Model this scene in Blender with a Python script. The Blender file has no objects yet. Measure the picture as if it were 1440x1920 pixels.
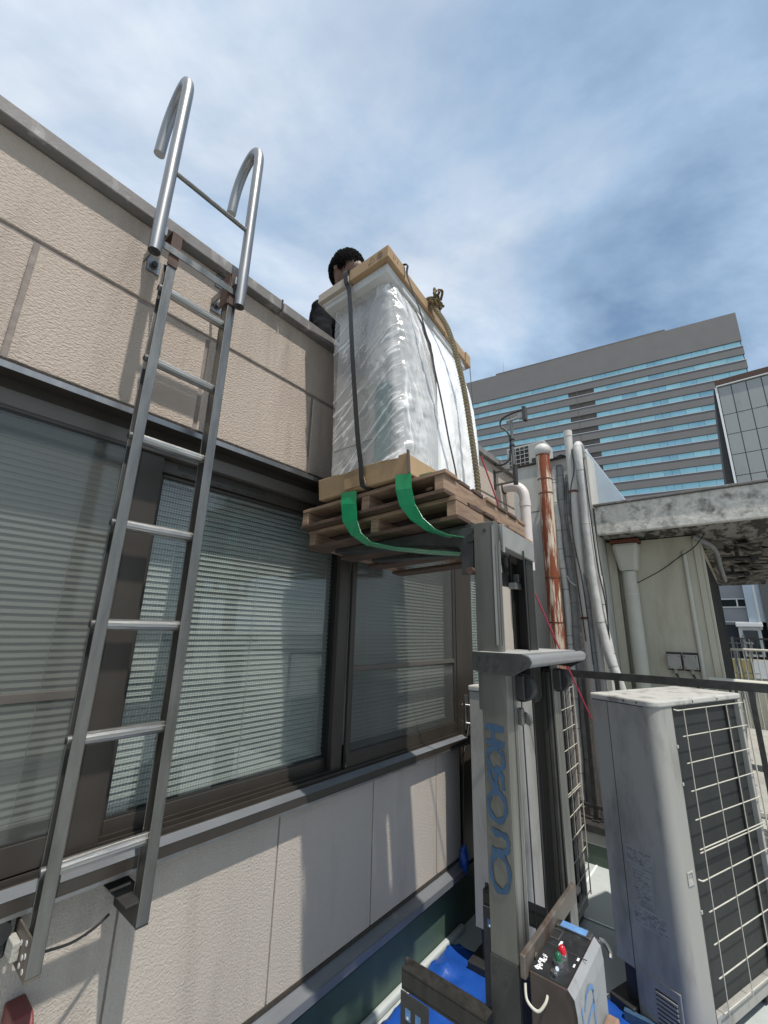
import bpy, bmesh, math, random
import numpy as np
from mathutils import Vector, Matrix, noise
random.seed(7)
R = math.radians
SC = bpy.context.scene
COL = SC.collection

# ------------------------------------------------------------------ camera, sky, sun, exposure
YAW, PITCH, ROLL, FPX = R(39.569), R(15.508), R(1.4335), 794.44
fw = Vector((math.cos(YAW)*math.cos(PITCH), math.sin(YAW)*math.cos(PITCH), math.sin(PITCH)))
rt = Vector((math.sin(YAW), -math.cos(YAW), 0)); up = rt.cross(fw)
rr = rt*math.cos(ROLL) + up*math.sin(ROLL); uu = -rt*math.sin(ROLL) + up*math.cos(ROLL)
cd = bpy.data.cameras.new('camera'); cam = bpy.data.objects.new('camera', cd); COL.objects.link(cam)
cd.sensor_fit = 'VERTICAL'; cd.sensor_height = 24.0; cd.lens = FPX/1920*24.0
cd.clip_start = 0.02; cd.clip_end = 4000
cam.matrix_world = Matrix(((rr.x, uu.x, -fw.x, 0), (rr.y, uu.y, -fw.y, 0), (rr.z, uu.z, -fw.z, 1.76), (0, 0, 0, 1)))
SC.camera = cam

SUN_TRAVEL = Vector((0.29, 1.0, -2.3)).normalized()
sl = bpy.data.lights.new('sun', 'SUN'); sun = bpy.data.objects.new('sun', sl); COL.objects.link(sun)
sl.energy = 5.0; sl.angle = R(0.9); sl.color = (1.0, 0.955, 0.89)
sun.rotation_euler = SUN_TRAVEL.to_track_quat('-Z', 'Y').to_euler(); sun.location = (0, -6, 12)

W = bpy.data.worlds.new('World'); SC.world = W; W.use_nodes = True
nt = W.node_tree; nt.nodes.clear()
def wn(t, **k):
    n = nt.nodes.new(t)
    for a, b in k.items(): setattr(n, a, b)
    return n
L_ = nt.links.new
sky = wn('ShaderNodeTexSky', sky_type='NISHITA'); sky.sun_disc = False
sky.sun_elevation = math.asin(-SUN_TRAVEL.z); sky.sun_rotation = math.atan2(-SUN_TRAVEL.x, -SUN_TRAVEL.y)
sky.air_density = 1.0; sky.dust_density = 1.4; sky.ozone_density = 1.2
skm = wn('ShaderNodeMix', data_type='RGBA', blend_type='MULTIPLY'); skm.inputs[0].default_value = 1
skm.inputs[7].default_value = (0.125, 0.15, 0.145, 1); L_(sky.outputs[0], skm.inputs[6])
tc = wn('ShaderNodeTexCoord'); sp = wn('ShaderNodeSeparateXYZ'); vr = wn('ShaderNodeVectorRotate', rotation_type='Z_AXIS'); vr.inputs['Angle'].default_value = R(33); L_(tc.outputs['Generated'], vr.inputs['Vector']); L_(vr.outputs[0], sp.inputs[0])
az = wn('ShaderNodeMath', operation='MAXIMUM'); az.inputs[1].default_value = 0.0; L_(sp.outputs[2], az.inputs[0])
az2 = wn('ShaderNodeMath', operation='ADD'); az2.inputs[1].default_value = 0.22; L_(az.outputs[0], az2.inputs[0])
dx = wn('ShaderNodeMath', operation='DIVIDE'); L_(sp.outputs[0], dx.inputs[0]); L_(az2.outputs[0], dx.inputs[1])
dy = wn('ShaderNodeMath', operation='DIVIDE'); L_(sp.outputs[1], dy.inputs[0]); L_(az2.outputs[0], dy.inputs[1])
cb = wn('ShaderNodeCombineXYZ'); L_(dx.outputs[0], cb.inputs[0]); L_(dy.outputs[0], cb.inputs[1])
mp = wn('ShaderNodeMapping'); mp.inputs['Rotation'].default_value = (0, 0, R(-28)); mp.inputs['Scale'].default_value = (0.9, 1.15, 1)
mp.inputs['Location'].default_value = (0, 0, 0)
L_(cb.outputs[0], mp.inputs[0])
n1 = wn('ShaderNodeTexNoise'); n1.inputs['Scale'].default_value = 1.15; n1.inputs['Detail'].default_value = 8; n1.inputs['Roughness'].default_value = 0.55; n1.inputs['Distortion'].default_value = 0.5
L_(mp.outputs[0], n1.inputs['Vector'])
n2 = wn('ShaderNodeTexNoise'); n2.inputs['Scale'].default_value = 0.80; n2.inputs['Detail'].default_value = 9; n2.inputs['Roughness'].default_value = 0.57; n2.inputs['Distortion'].default_value = 0.35
mp2 = wn('ShaderNodeMapping'); mp2.inputs['Location'].default_value = (7.3, 2.2, 4); L_(mp.outputs[0], mp2.inputs[0]); L_(mp2.outputs[0], n2.inputs['Vector'])
r1 = wn('ShaderNodeValToRGB'); r1.color_ramp.elements[0].position = 0.28; r1.color_ramp.elements[1].position = 0.62
r1.color_ramp.elements[0].color = (0.35, 0.35, 0.35, 1); r1.color_ramp.elements[1].color = (0.97, 0.97, 0.97, 1); L_(n1.outputs[0], r1.inputs[0])
r2 = wn('ShaderNodeValToRGB'); e = r2.color_ramp.elements
e[0].position = 0.36; e[0].color = (0.20, 0.305, 0.475, 1); e[1].position = 0.565; e[1].color = (0.88, 0.95, 1.04, 1)
e2 = r2.color_ramp.elements.new(0.455); e2.color = (0.475, 0.63, 0.83, 1); L_(n2.outputs[0], r2.inputs[0])
mx = wn('ShaderNodeMix', data_type='RGBA'); L_(r1.outputs[0], mx.inputs[0]); L_(skm.outputs[2], mx.inputs[6]); L_(r2.outputs[0], mx.inputs[7])
bg = wn('ShaderNodeBackground'); bg.inputs[1].default_value = 1.0; L_(mx.outputs[2], bg.inputs[0])
wo = wn('ShaderNodeOutputWorld'); L_(bg.outputs[0], wo.inputs[0])
SC.view_settings.view_transform = 'Standard'; SC.view_settings.look = 'None'
SC.view_settings.exposure = 0.05; SC.view_settings.gamma = 1.0; SC.view_settings.use_curve_mapping = False
SC.cycles.use_denoising = True; SC.cycles.max_bounces = 8; SC.cycles.transparent_max_bounces = 16

# ------------------------------------------------------------------ materials
MATS = {}
def mat(name, col, rough=0.6, metal=0.0, var=0.0, vscale=6.0, col2=None, c2lo=0.45, c2hi=0.6, c2scale=5.0, stretch=(1, 1, 1),
        bump=0.0, bscale=60.0, bdist=0.004, bstretch=(1, 1, 1), vor=False, spec=0.5, roughvar=0.0, trans=0.0, emit=None, c2rot=(0, 0, 0)):
    m = bpy.data.materials.new(name); m.use_nodes = True; MATS[name] = m
    t = m.node_tree; b = t.nodes['Principled BSDF']; l = t.links.new
    def N(ty, **k):
        n = t.nodes.new(ty)
        for a, v in k.items(): setattr(n, a, v)
        return n
    b.inputs['Roughness'].default_value = rough; b.inputs['Metallic'].default_value = metal
    b.inputs['Specular IOR Level'].default_value = spec
    b.inputs['Base Color'].default_value = (*col, 1)
    geo = N('ShaderNodeNewGeometry'); out = None
    if var > 0:
        mpv = N('ShaderNodeMapping'); mpv.inputs['Scale'].default_value = stretch; l(geo.outputs['Position'], mpv.inputs[0])
        n = N('ShaderNodeTexNoise'); n.inputs['Scale'].default_value = vscale; n.inputs['Detail'].default_value = 6; n.inputs['Roughness'].default_value = 0.62
        l(mpv.outputs[0], n.inputs['Vector'])
        mr = N('ShaderNodeMapRange'); mr.inputs[1].default_value = 0.25; mr.inputs[2].default_value = 0.75
        mr.inputs[3].default_value = 1-var; mr.inputs[4].default_value = 1+var; l(n.outputs[0], mr.inputs[0])
        mm = N('ShaderNodeMix', data_type='RGBA', blend_type='MULTIPLY'); mm.inputs[0].default_value = 1
        mm.inputs[6].default_value = (*col, 1); l(mr.outputs[0], mm.inputs[7]); out = mm.outputs[2]
        if roughvar > 0:
            mr2 = N('ShaderNodeMapRange'); mr2.inputs[3].default_value = max(0.05, rough-roughvar); mr2.inputs[4].default_value = min(1, rough+roughvar)
            l(n.outputs[0], mr2.inputs[0]); l(mr2.outputs[0], b.inputs['Roughness'])
    if col2 is not None:
        mpc = N('ShaderNodeMapping'); mpc.inputs['Scale'].default_value = stretch; mpc.inputs['Rotation'].default_value = c2rot; l(geo.outputs['Position'], mpc.inputs[0])
        n = N('ShaderNodeTexNoise'); n.inputs['Scale'].default_value = c2scale; n.inputs['Detail'].default_value = 8; n.inputs['Roughness'].default_value = 0.65
        l(mpc.outputs[0], n.inputs['Vector'])
        mr = N('ShaderNodeMapRange'); mr.inputs[1].default_value = c2lo; mr.inputs[2].default_value = c2hi; l(n.outputs[0], mr.inputs[0])
        mm = N('ShaderNodeMix', data_type='RGBA'); l(mr.outputs[0], mm.inputs[0]); mm.inputs[7].default_value = (*col2, 1)
        if out is not None: l(out, mm.inputs[6])
        else: mm.inputs[6].default_value = (*col, 1)
        out = mm.outputs[2]
    if out is not None: l(out, b.inputs['Base Color'])
    if bump > 0:
        mpb = N('ShaderNodeMapping'); mpb.inputs['Scale'].default_value = bstretch; l(geo.outputs['Position'], mpb.inputs[0])
        n = N('ShaderNodeTexNoise'); n.inputs['Scale'].default_value = bscale; n.inputs['Detail'].default_value = 3; n.inputs['Distortion'].default_value = 0.6
        l(mpb.outputs[0], n.inputs['Vector'])
        bp = N('ShaderNodeBump'); bp.inputs['Strength'].default_value = bump; bp.inputs['Distance'].default_value = bdist
        l(n.outputs[0], bp.inputs['Height']); l(bp.outputs[0], b.inputs['Normal'])
    if emit:
        b.inputs['Emission Color'].default_value = (*emit, 1); b.inputs['Emission Strength'].default_value = 1
    return m

mat('stucco', (0.385, 0.318, 0.262), 0.9, var=0.10, vscale=2.2, col2=(0.25, 0.20, 0.162), c2lo=0.52, c2hi=0.80, c2scale=6.0, stretch=(1, 1, 0.13), bump=1.0, bscale=125, bdist=0.0055, bstretch=(0.7, 1, 1.2))
mat('stucco_low', (0.385, 0.340, 0.292), 0.9, var=0.08, vscale=2.2, col2=(0.27, 0.235, 0.20), c2lo=0.52, c2hi=0.85, c2scale=6.0, stretch=(1, 1, 0.13), bump=0.9, bscale=135, bdist=0.0045)
mat('sealant', (0.20, 0.165, 0.145), 0.8, var=0.35, vscale=25)
mat('core', (0.10, 0.085, 0.075), 0.9, var=0.3, vscale=20)
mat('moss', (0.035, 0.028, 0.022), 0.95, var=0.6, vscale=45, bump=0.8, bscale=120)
mat('coping', (0.15, 0.138, 0.13), 0.7, var=0.25, vscale=9, col2=(0.32, 0.30, 0.285), c2lo=0.56, c2hi=0.70, c2scale=10, stretch=(1, 1, 0.35), bump=0.3, bscale=50)
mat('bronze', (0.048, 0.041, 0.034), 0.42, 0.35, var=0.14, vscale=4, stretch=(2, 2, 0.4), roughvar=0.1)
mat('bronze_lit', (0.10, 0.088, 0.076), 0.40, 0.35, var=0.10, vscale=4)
mat('flashing', (0.15, 0.158, 0.168), 0.4, 0.3, var=0.18, vscale=7, stretch=(0.4, 1, 1), roughvar=0.12)
mat('roller', (0.50, 0.50, 0.50), 0.3, 0.7, var=0.1, vscale=20)
mat('cover_plate', (0.36, 0.355, 0.34), 0.5, 0.2, var=0.2, vscale=14)
mat('mast_worn', (0.24, 0.235, 0.212), 0.4, 0.7, var=0.35, vscale=9, stretch=(3, 3, 0.15), col2=(0.06, 0.056, 0.048), c2lo=0.5, c2hi=0.72, c2scale=11, roughvar=0.15)
mat('steel_plate', (0.062, 0.063, 0.060), 0.42, 0.5, var=0.3, vscale=14, roughvar=0.12)
mat('wall_grey', (0.45, 0.438, 0.395), 0.9, var=0.12, vscale=5, col2=(0.30, 0.285, 0.25), c2lo=0.52, c2hi=0.75, c2scale=4, stretch=(1, 1, 0.2), bump=0.6, bscale=90, bdist=0.005)
mat('gasket', (0.012, 0.012, 0.012), 0.6)
mat('alu', (0.25, 0.25, 0.25), 0.38, 0.85, var=0.16, vscale=18, stretch=(1, 1, 0.2), roughvar=0.14)
mat('alu_worn', (0.185, 0.180, 0.168), 0.38, 0.92, var=0.30, vscale=26, stretch=(1, 1, 0.18), roughvar=0.15, bump=0.15, bscale=160)
mat('alu_rung', (0.34, 0.33, 0.31), 0.36, 0.9, var=0.35, vscale=40, stretch=(0.15, 1, 1), roughvar=0.15, bump=0.5, bscale=230, bstretch=(0.03, 1, 1), bdist=0.003)
mat('steel_dark', (0.055, 0.054, 0.052), 0.5, 0.5, var=0.35, vscale=12, roughvar=0.15)
mat('rust_brown', (0.075, 0.042, 0.032), 0.8, 0.1, var=0.4, vscale=30)
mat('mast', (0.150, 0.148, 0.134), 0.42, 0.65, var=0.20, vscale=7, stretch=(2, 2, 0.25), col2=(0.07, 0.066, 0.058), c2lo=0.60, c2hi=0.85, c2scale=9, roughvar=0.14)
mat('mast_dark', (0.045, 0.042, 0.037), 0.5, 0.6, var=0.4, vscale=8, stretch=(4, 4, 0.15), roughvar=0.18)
mat('mast_bright', (0.30, 0.298, 0.28), 0.40, 0.3, var=0.15, vscale=10, roughvar=0.12)
mat('bar_steel', (0.15, 0.128, 0.108), 0.5, 0.5, var=0.3, vscale=22, col2=(0.09, 0.052, 0.034), c2lo=0.52, c2hi=0.68, c2scale=14, roughvar=0.12)
mat('rubber', (0.015, 0.015, 0.016), 0.55, var=0.3, vscale=30)
mat('black_plate', (0.018, 0.019, 0.020), 0.35, var=0.5, vscale=35, col2=(0.09, 0.09, 0.09), c2lo=0.58, c2hi=0.8, c2scale=22)
mat('paint_blue', (0.024, 0.062, 0.118), 0.7, var=0.35, vscale=30)
mat('paint_blue_light', (0.085, 0.19, 0.37), 0.7, var=0.3, vscale=30)
mat('white_paint_worn', (0.22, 0.225, 0.23), 0.55, var=0.12, vscale=9, col2=(0.11, 0.11, 0.105), c2lo=0.56, c2hi=0.8, c2scale=12)
mat('box_brown', (0.060, 0.046, 0.038), 0.8, 0.0, var=0.3, vscale=15, col2=(0.06, 0.022, 0.016), c2lo=0.5, c2hi=0.7, c2scale=6)
mat('ac_white', (0.275, 0.266, 0.243), 0.45, var=0.07, vscale=2.2, col2=(0.17, 0.162, 0.146), c2lo=0.49, c2hi=0.70, c2scale=7, stretch=(1, 1, 0.35), roughvar=0.1)
mat('ac_lid', (0.38, 0.37, 0.34), 0.6, var=0.10, vscale=6, col2=(0.18, 0.172, 0.155), c2lo=0.50, c2hi=0.66, c2scale=9)
mat('ac_trim', (0.34, 0.33, 0.30), 0.45, var=0.08, vscale=8)
mat('coil', (0.020, 0.022, 0.021), 0.6, 0.1, var=0.15, vscale=3)
mat('guard_wire', (0.48, 0.455, 0.385), 0.4, 0.1, var=0.12, vscale=20)
mat('label_grey', (0.26, 0.258, 0.245), 0.5, var=0.15, vscale=20)
mat('seam_grey', (0.165, 0.162, 0.155), 0.7, var=0.4, vscale=40)
mat('seam_dark', (0.03, 0.03, 0.03), 0.7)
mat('wood', (0.25, 0.165, 0.108), 0.75, var=0.22, vscale=9, stretch=(0.6, 0.6, 5), col2=(0.13, 0.075, 0.048), c2lo=0.47, c2hi=0.72, c2scale=14, bump=0.25, bscale=60, bstretch=(0.3, 0.3, 4))
mat('wood_old', (0.078, 0.045, 0.029), 0.8, var=0.25, vscale=9, stretch=(0.6, 0.6, 5), col2=(0.035, 0.02, 0.013), c2lo=0.48, c2hi=0.68, c2scale=13, bump=0.3, bscale=60, bstretch=(0.3, 0.3, 4))
mat('cardboard', (0.31, 0.205, 0.112), 0.8, var=0.13, vscale=5, col2=(0.22, 0.138, 0.072), c2lo=0.52, c2hi=0.75, c2scale=7, bump=0.2, bscale=25)
mat('cardboard_pale', (0.34, 0.29, 0.235), 0.75, var=0.12, vscale=8, bump=0.15, bscale=25)
mat('ink', (0.05, 0.04, 0.035), 0.8)
mat('foam', (0.48, 0.48, 0.47), 0.8, var=0.08, vscale=12)
mat('unit_body', (0.27, 0.265, 0.25), 0.5, var=0.08, vscale=3)
mat('unit_teal', (0.065, 0.15, 0.155), 0.5, var=0.12, vscale=8)
mat('strap_black', (0.022, 0.022, 0.023), 0.5)
mat('rope', (0.15, 0.12, 0.07), 0.85, var=0.25, vscale=70)
mat('rope_dark', (0.10, 0.07, 0.028), 0.9, var=0.4, vscale=70)
mat('red_cord', (0.36, 0.03, 0.06), 0.6)
mat('tarp', (0.007, 0.052, 0.25), 0.42, var=0.18, vscale=7, bump=0.35, bscale=35, bdist=0.006)
mat('deck', (0.37, 0.395, 0.38), 0.75, var=0.08, vscale=3, col2=(0.28, 0.30, 0.288), c2lo=0.50, c2hi=0.75, c2scale=2.6)
mat('deck_seam', (0.70, 0.73, 0.71), 0.7)
mat('green_base', (0.045, 0.075, 0.055), 0.5, var=0.25, vscale=5, roughvar=0.1)
mat('curb', (0.28, 0.275, 0.265), 0.8, var=0.15, vscale=8)
mat('rail_dark', (0.045, 0.042, 0.040), 0.5, 0.4, var=0.4, vscale=20)
mat('concrete_grey', (0.31, 0.302, 0.272), 0.9, var=0.12, vscale=5, col2=(0.215, 0.205, 0.18), c2lo=0.52, c2hi=0.75, c2scale=3, stretch=(1, 1, 0.4), bump=0.6, bscale=90, bdist=0.006)
mat('plaster_cream', (0.455, 0.425, 0.335), 0.85, var=0.08, vscale=3, col2=(0.29, 0.255, 0.18), c2lo=0.52, c2hi=0.78, c2scale=2.6, stretch=(1, 1, 0.25), bump=0.15, bscale=30)
mat('slab_peel', (0.50, 0.48, 0.43), 0.9, var=0.28, vscale=18, col2=(0.11, 0.10, 0.085), c2lo=0.50, c2hi=0.70, c2scale=8, bump=0.7, bscale=40, bdist=0.006)
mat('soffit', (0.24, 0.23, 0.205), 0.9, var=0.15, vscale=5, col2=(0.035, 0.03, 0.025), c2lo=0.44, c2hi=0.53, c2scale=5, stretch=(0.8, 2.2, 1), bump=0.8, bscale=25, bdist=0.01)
mat('flake', (0.13, 0.12, 0.105), 0.9, var=0.35, vscale=14)
mat('pipe_white', (0.47, 0.455, 0.42), 0.5, var=0.12, vscale=7, stretch=(1, 1, 0.3), col2=(0.28, 0.25, 0.20), c2lo=0.56, c2hi=0.8, c2scale=7)
mat('pipe_cream', (0.46, 0.445, 0.38), 0.6, var=0.08, vscale=6)
mat('pipe_pink', (0.56, 0.50, 0.47), 0.5, var=0.10, vscale=9)
mat('rusty', (0.52, 0.455, 0.36), 0.75, var=0.12, vscale=9, col2=(0.19, 0.042, 0.011), c2lo=0.425, c2hi=0.505, c2scale=7.0, stretch=(1.6, 2.4, 0.22), bump=0.4, bscale=60)
mat('wrap_grey', (0.20, 0.20, 0.195), 0.7, var=0.25, vscale=14, bump=0.6, bscale=22, bdist=0.01)
mat('wrap_white', (0.43, 0.42, 0.395), 0.6, var=0.16, vscale=12, bump=0.4, bscale=18, bdist=0.008)
mat('cable', (0.018, 0.018, 0.018), 0.5)
mat('rust', (0.13, 0.04, 0.02), 0.9, var=0.4, vscale=40)
mat('shutter_dark', (0.035, 0.033, 0.030), 0.6, var=0.4, vscale=12)
mat('tower_wall', (0.150, 0.144, 0.141), 0.8, var=0.06, vscale=0.35)
mat('tower_trim', (0.45, 0.46, 0.47), 0.6)
mat('tower_dark', (0.10, 0.085, 0.075), 0.6, var=0.25, vscale=0.6)
mat('tower_glass', (0.33, 0.62, 0.70), 0.2, 0.1, var=0.20, vscale=0.12)
mat('tower_glass_b', (0.29, 0.55, 0.66), 0.2, 0.1, var=0.25, vscale=0.2)
mat('tower_glass_c', (0.38, 0.68, 0.74), 0.2, 0.1, var=0.20, vscale=0.15)
mat('tile_grey', (0.275, 0.29, 0.285), 0.45, var=0.10, vscale=1.5, col2=(0.19, 0.205, 0.2), c2lo=0.52, c2hi=0.75, c2scale=1.8, stretch=(1, 1, 0.4))
mat('tile_joint', (0.08, 0.085, 0.085), 0.8)
mat('white_trim', (0.70, 0.71, 0.71), 0.5)
mat('wedge_metal', (0.47, 0.54, 0.60), 0.4, 0.2, var=0.08, vscale=4)
mat('navy', (0.02, 0.025, 0.04), 0.6)
mat('glass_dark', (0.02, 0.025, 0.028), 0.1)
mat('grey_panel', (0.26, 0.265, 0.28), 0.6, var=0.1, vscale=2)
mat('yellow_panel', (0.34, 0.29, 0.11), 0.7, var=0.2, vscale=3)
mat('ground', (0.18, 0.18, 0.175), 0.9, var=0.2, vscale=0.2)
mat('slat', (0.375, 0.388, 0.368), 0.5, var=0.04, vscale=5)
mat('interior', (0.05, 0.05, 0.05), 0.9)
mat('skin', (0.12, 0.06, 0.04), 0.55, var=0.08, vscale=20)
mat('hair', (0.005, 0.0045, 0.0045), 0.9, spec=0.04, var=0.3, vscale=60)
mat('jacket', (0.007, 0.0075, 0.009), 0.95, spec=0.1, var=0.3, vscale=20, bump=0.3, bscale=25)
mat('trousers', (0.03, 0.033, 0.045), 0.8)
mat('red_box', (0.15, 0.038, 0.035), 0.5, var=0.2, vscale=15)
mat('chrome', (0.75, 0.75, 0.75), 0.18, 0.95)
mat('red_knob', (0.45, 0.008, 0.02), 0.15)
mat('green_knob', (0.010, 0.085, 0.045), 0.15)
mat('print_white', (0.75, 0.75, 0.75), 0.6, var=0.2, vscale=60)

def glassmat(name, tint, opac, ocol, rough=0.02, grid=None):
    m = bpy.data.materials.new(name); m.use_nodes = True; MATS[name] = m
    t = m.node_tree; t.nodes.clear(); l = t.links.new
    def N(ty): return t.nodes.new(ty)
    tr = N('ShaderNodeBsdfTransparent'); tr.inputs[0].default_value = (*tint, 1)
    gl = N('ShaderNodeBsdfGlossy'); gl.inputs[0].default_value = (0.9, 0.95, 0.95, 1); gl.inputs['Roughness'].default_value = rough
    ng = N('ShaderNodeNewGeometry'); dt = N('ShaderNodeVectorMath'); dt.operation = 'DOT_PRODUCT'; l(ng.outputs['Normal'], dt.inputs[0]); l(ng.outputs['Incoming'], dt.inputs[1])
    ab = N('ShaderNodeMath'); ab.operation = 'ABSOLUTE'; l(dt.outputs['Value'], ab.inputs[0])
    su = N('ShaderNodeMath'); su.operation = 'SUBTRACT'; su.inputs[0].default_value = 1.0; l(ab.outputs[0], su.inputs[1])
    pw = N('ShaderNodeMath'); pw.operation = 'POWER'; pw.inputs[1].default_value = 5.0; l(su.outputs[0], pw.inputs[0])
    fr = N('ShaderNodeMath'); fr.operation = 'MULTIPLY_ADD'; fr.inputs[1].default_value = 0.95; fr.inputs[2].default_value = 0.045; l(pw.outputs[0], fr.inputs[0])
    m1 = N('ShaderNodeMixShader'); l(fr.outputs[0], m1.inputs[0]); l(tr.outputs[0], m1.inputs[1]); l(gl.outputs[0], m1.inputs[2])
    df = N('ShaderNodeBsdfDiffuse'); df.inputs[0].default_value = (*ocol, 1)
    m2 = N('ShaderNodeMixShader'); m2.inputs[0].default_value = opac; l(m1.outputs[0], m2.inputs[1]); l(df.outputs[0], m2.inputs[2])
    last = m2
    if grid:                               # fine wires cast inside the pane
        geo = N('ShaderNodeNewGeometry'); sx = N('ShaderNodeSeparateXYZ'); l(geo.outputs['Position'], sx.inputs[0])
        acc = None
        for ax in (0, 2):
            mo = N('ShaderNodeMath'); mo.operation = 'PINGPONG'; mo.inputs[1].default_value = grid/2; l(sx.outputs[ax], mo.inputs[0])
            lt = N('ShaderNodeMath'); lt.operation = 'LESS_THAN'; lt.inputs[1].default_value = 0.00028; l(mo.outputs[0], lt.inputs[0])
            if acc is None: acc = lt
            else:
                mxm = N('ShaderNodeMath'); mxm.operation = 'MAXIMUM'; l(acc.outputs[0], mxm.inputs[0]); l(lt.outputs[0], mxm.inputs[1]); acc = mxm
        dw = N('ShaderNodeBsdfDiffuse'); dw.inputs[0].default_value = (0.06, 0.06, 0.06, 1)
        m3 = N('ShaderNodeMixShader'); l(acc.outputs[0], m3.inputs[0]); l(m2.outputs[0], m3.inputs[1]); l(dw.outputs[0], m3.inputs[2]); last = m3
    o = N('ShaderNodeOutputMaterial'); l(last.outputs[0], o.inputs[0]); return m
glassmat('wired_glass', (0.955, 0.975, 0.965), 0.02, (0.3, 0.33, 0.32), 0.02, grid=0.0105)
glassmat('screened_glass', (0.92, 0.93, 0.915), 0.30, (0.12, 0.122, 0.112), 0.14)
glassmat('film', (0.97, 0.975, 0.98), 0.22, (0.72, 0.72, 0.71), 0.16)

def filmmat(name, opac, col, rough):
    m = bpy.data.materials.new(name); m.use_nodes = True; MATS[name] = m
    t = m.node_tree; t.nodes.clear(); l = t.links.new
    N = t.nodes.new
    tr = N('ShaderNodeBsdfTransparent'); tr.inputs[0].default_value = (0.96, 0.965, 0.97, 1)
    df = N('ShaderNodeBsdfDiffuse'); df.inputs[0].default_value = (*col, 1)
    tl = N('ShaderNodeBsdfTranslucent'); tl.inputs[0].default_value = (*col, 1)
    gl = N('ShaderNodeBsdfGlossy'); gl.inputs[0].default_value = (1, 1, 1, 1); gl.inputs['Roughness'].default_value = rough
    geo = N('ShaderNodeNewGeometry')
    mpn = N('ShaderNodeMapping'); mpn.inputs['Rotation'].default_value = (R(35), R(20), R(10)); mpn.inputs['Scale'].default_value = (1, 1, 0.35); l(geo.outputs['Position'], mpn.inputs[0])
    ns = N('ShaderNodeTexNoise'); ns.inputs['Scale'].default_value = 16; ns.inputs['Detail'].default_value = 6; ns.inputs['Distortion'].default_value = 1.2; l(mpn.outputs[0], ns.inputs['Vector'])
    bp = N('ShaderNodeBump'); bp.inputs['Strength'].default_value = 0.45; bp.inputs['Distance'].default_value = 0.012; l(ns.outputs[0], bp.inputs['Height'])
    l(bp.outputs[0], gl.inputs['Normal'])
    a = N('ShaderNodeMixShader'); a.inputs[0].default_value = 0.15; l(df.outputs[0], a.inputs[1]); l(tl.outputs[0], a.inputs[2])
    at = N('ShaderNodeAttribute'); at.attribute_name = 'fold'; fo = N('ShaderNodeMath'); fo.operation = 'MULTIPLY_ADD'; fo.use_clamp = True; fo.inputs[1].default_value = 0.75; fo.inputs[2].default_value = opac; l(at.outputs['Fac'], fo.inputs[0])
    b = N('ShaderNodeMixShader'); l(fo.outputs[0], b.inputs[0]); l(tr.outputs[0], b.inputs[1]); l(a.outputs[0], b.inputs[2])
    ng = N('ShaderNodeNewGeometry'); dt = N('ShaderNodeVectorMath'); dt.operation = 'DOT_PRODUCT'; l(bp.outputs[0], dt.inputs[0]); l(ng.outputs['Incoming'], dt.inputs[1])
    ab = N('ShaderNodeMath'); ab.operation = 'ABSOLUTE'; l(dt.outputs['Value'], ab.inputs[0])
    su = N('ShaderNodeMath'); su.operation = 'SUBTRACT'; su.inputs[0].default_value = 1.0; l(ab.outputs[0], su.inputs[1])
    pw = N('ShaderNodeMath'); pw.operation = 'POWER'; pw.inputs[1].default_value = 5.0; l(su.outputs[0], pw.inputs[0])
    fr = N('ShaderNodeMath'); fr.operation = 'MULTIPLY_ADD'; fr.inputs[1].default_value = 0.95; fr.inputs[2].default_value = 0.045; l(pw.outputs[0], fr.inputs[0])
    ad = N('ShaderNodeMath'); ad.operation = 'ADD'; ad.inputs[1].default_value = 0.025; l(fr.outputs[0], ad.inputs[0])
    c = N('ShaderNodeMixShader'); l(ad.outputs[0], c.inputs[0]); l(b.outputs[0], c.inputs[1]); l(gl.outputs[0], c.inputs[2])
    o = N('ShaderNodeOutputMaterial'); l(c.outputs[0], o.inputs[0]); return m
filmmat('wrap_clear', 0.15, (0.90, 0.89, 0.87), 0.13)
filmmat('wrap_milky', 0.90, (0.93, 0.915, 0.89), 0.38)
filmmat('green_tape', 0.88, (0.015, 0.33, 0.13), 0.30)

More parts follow.
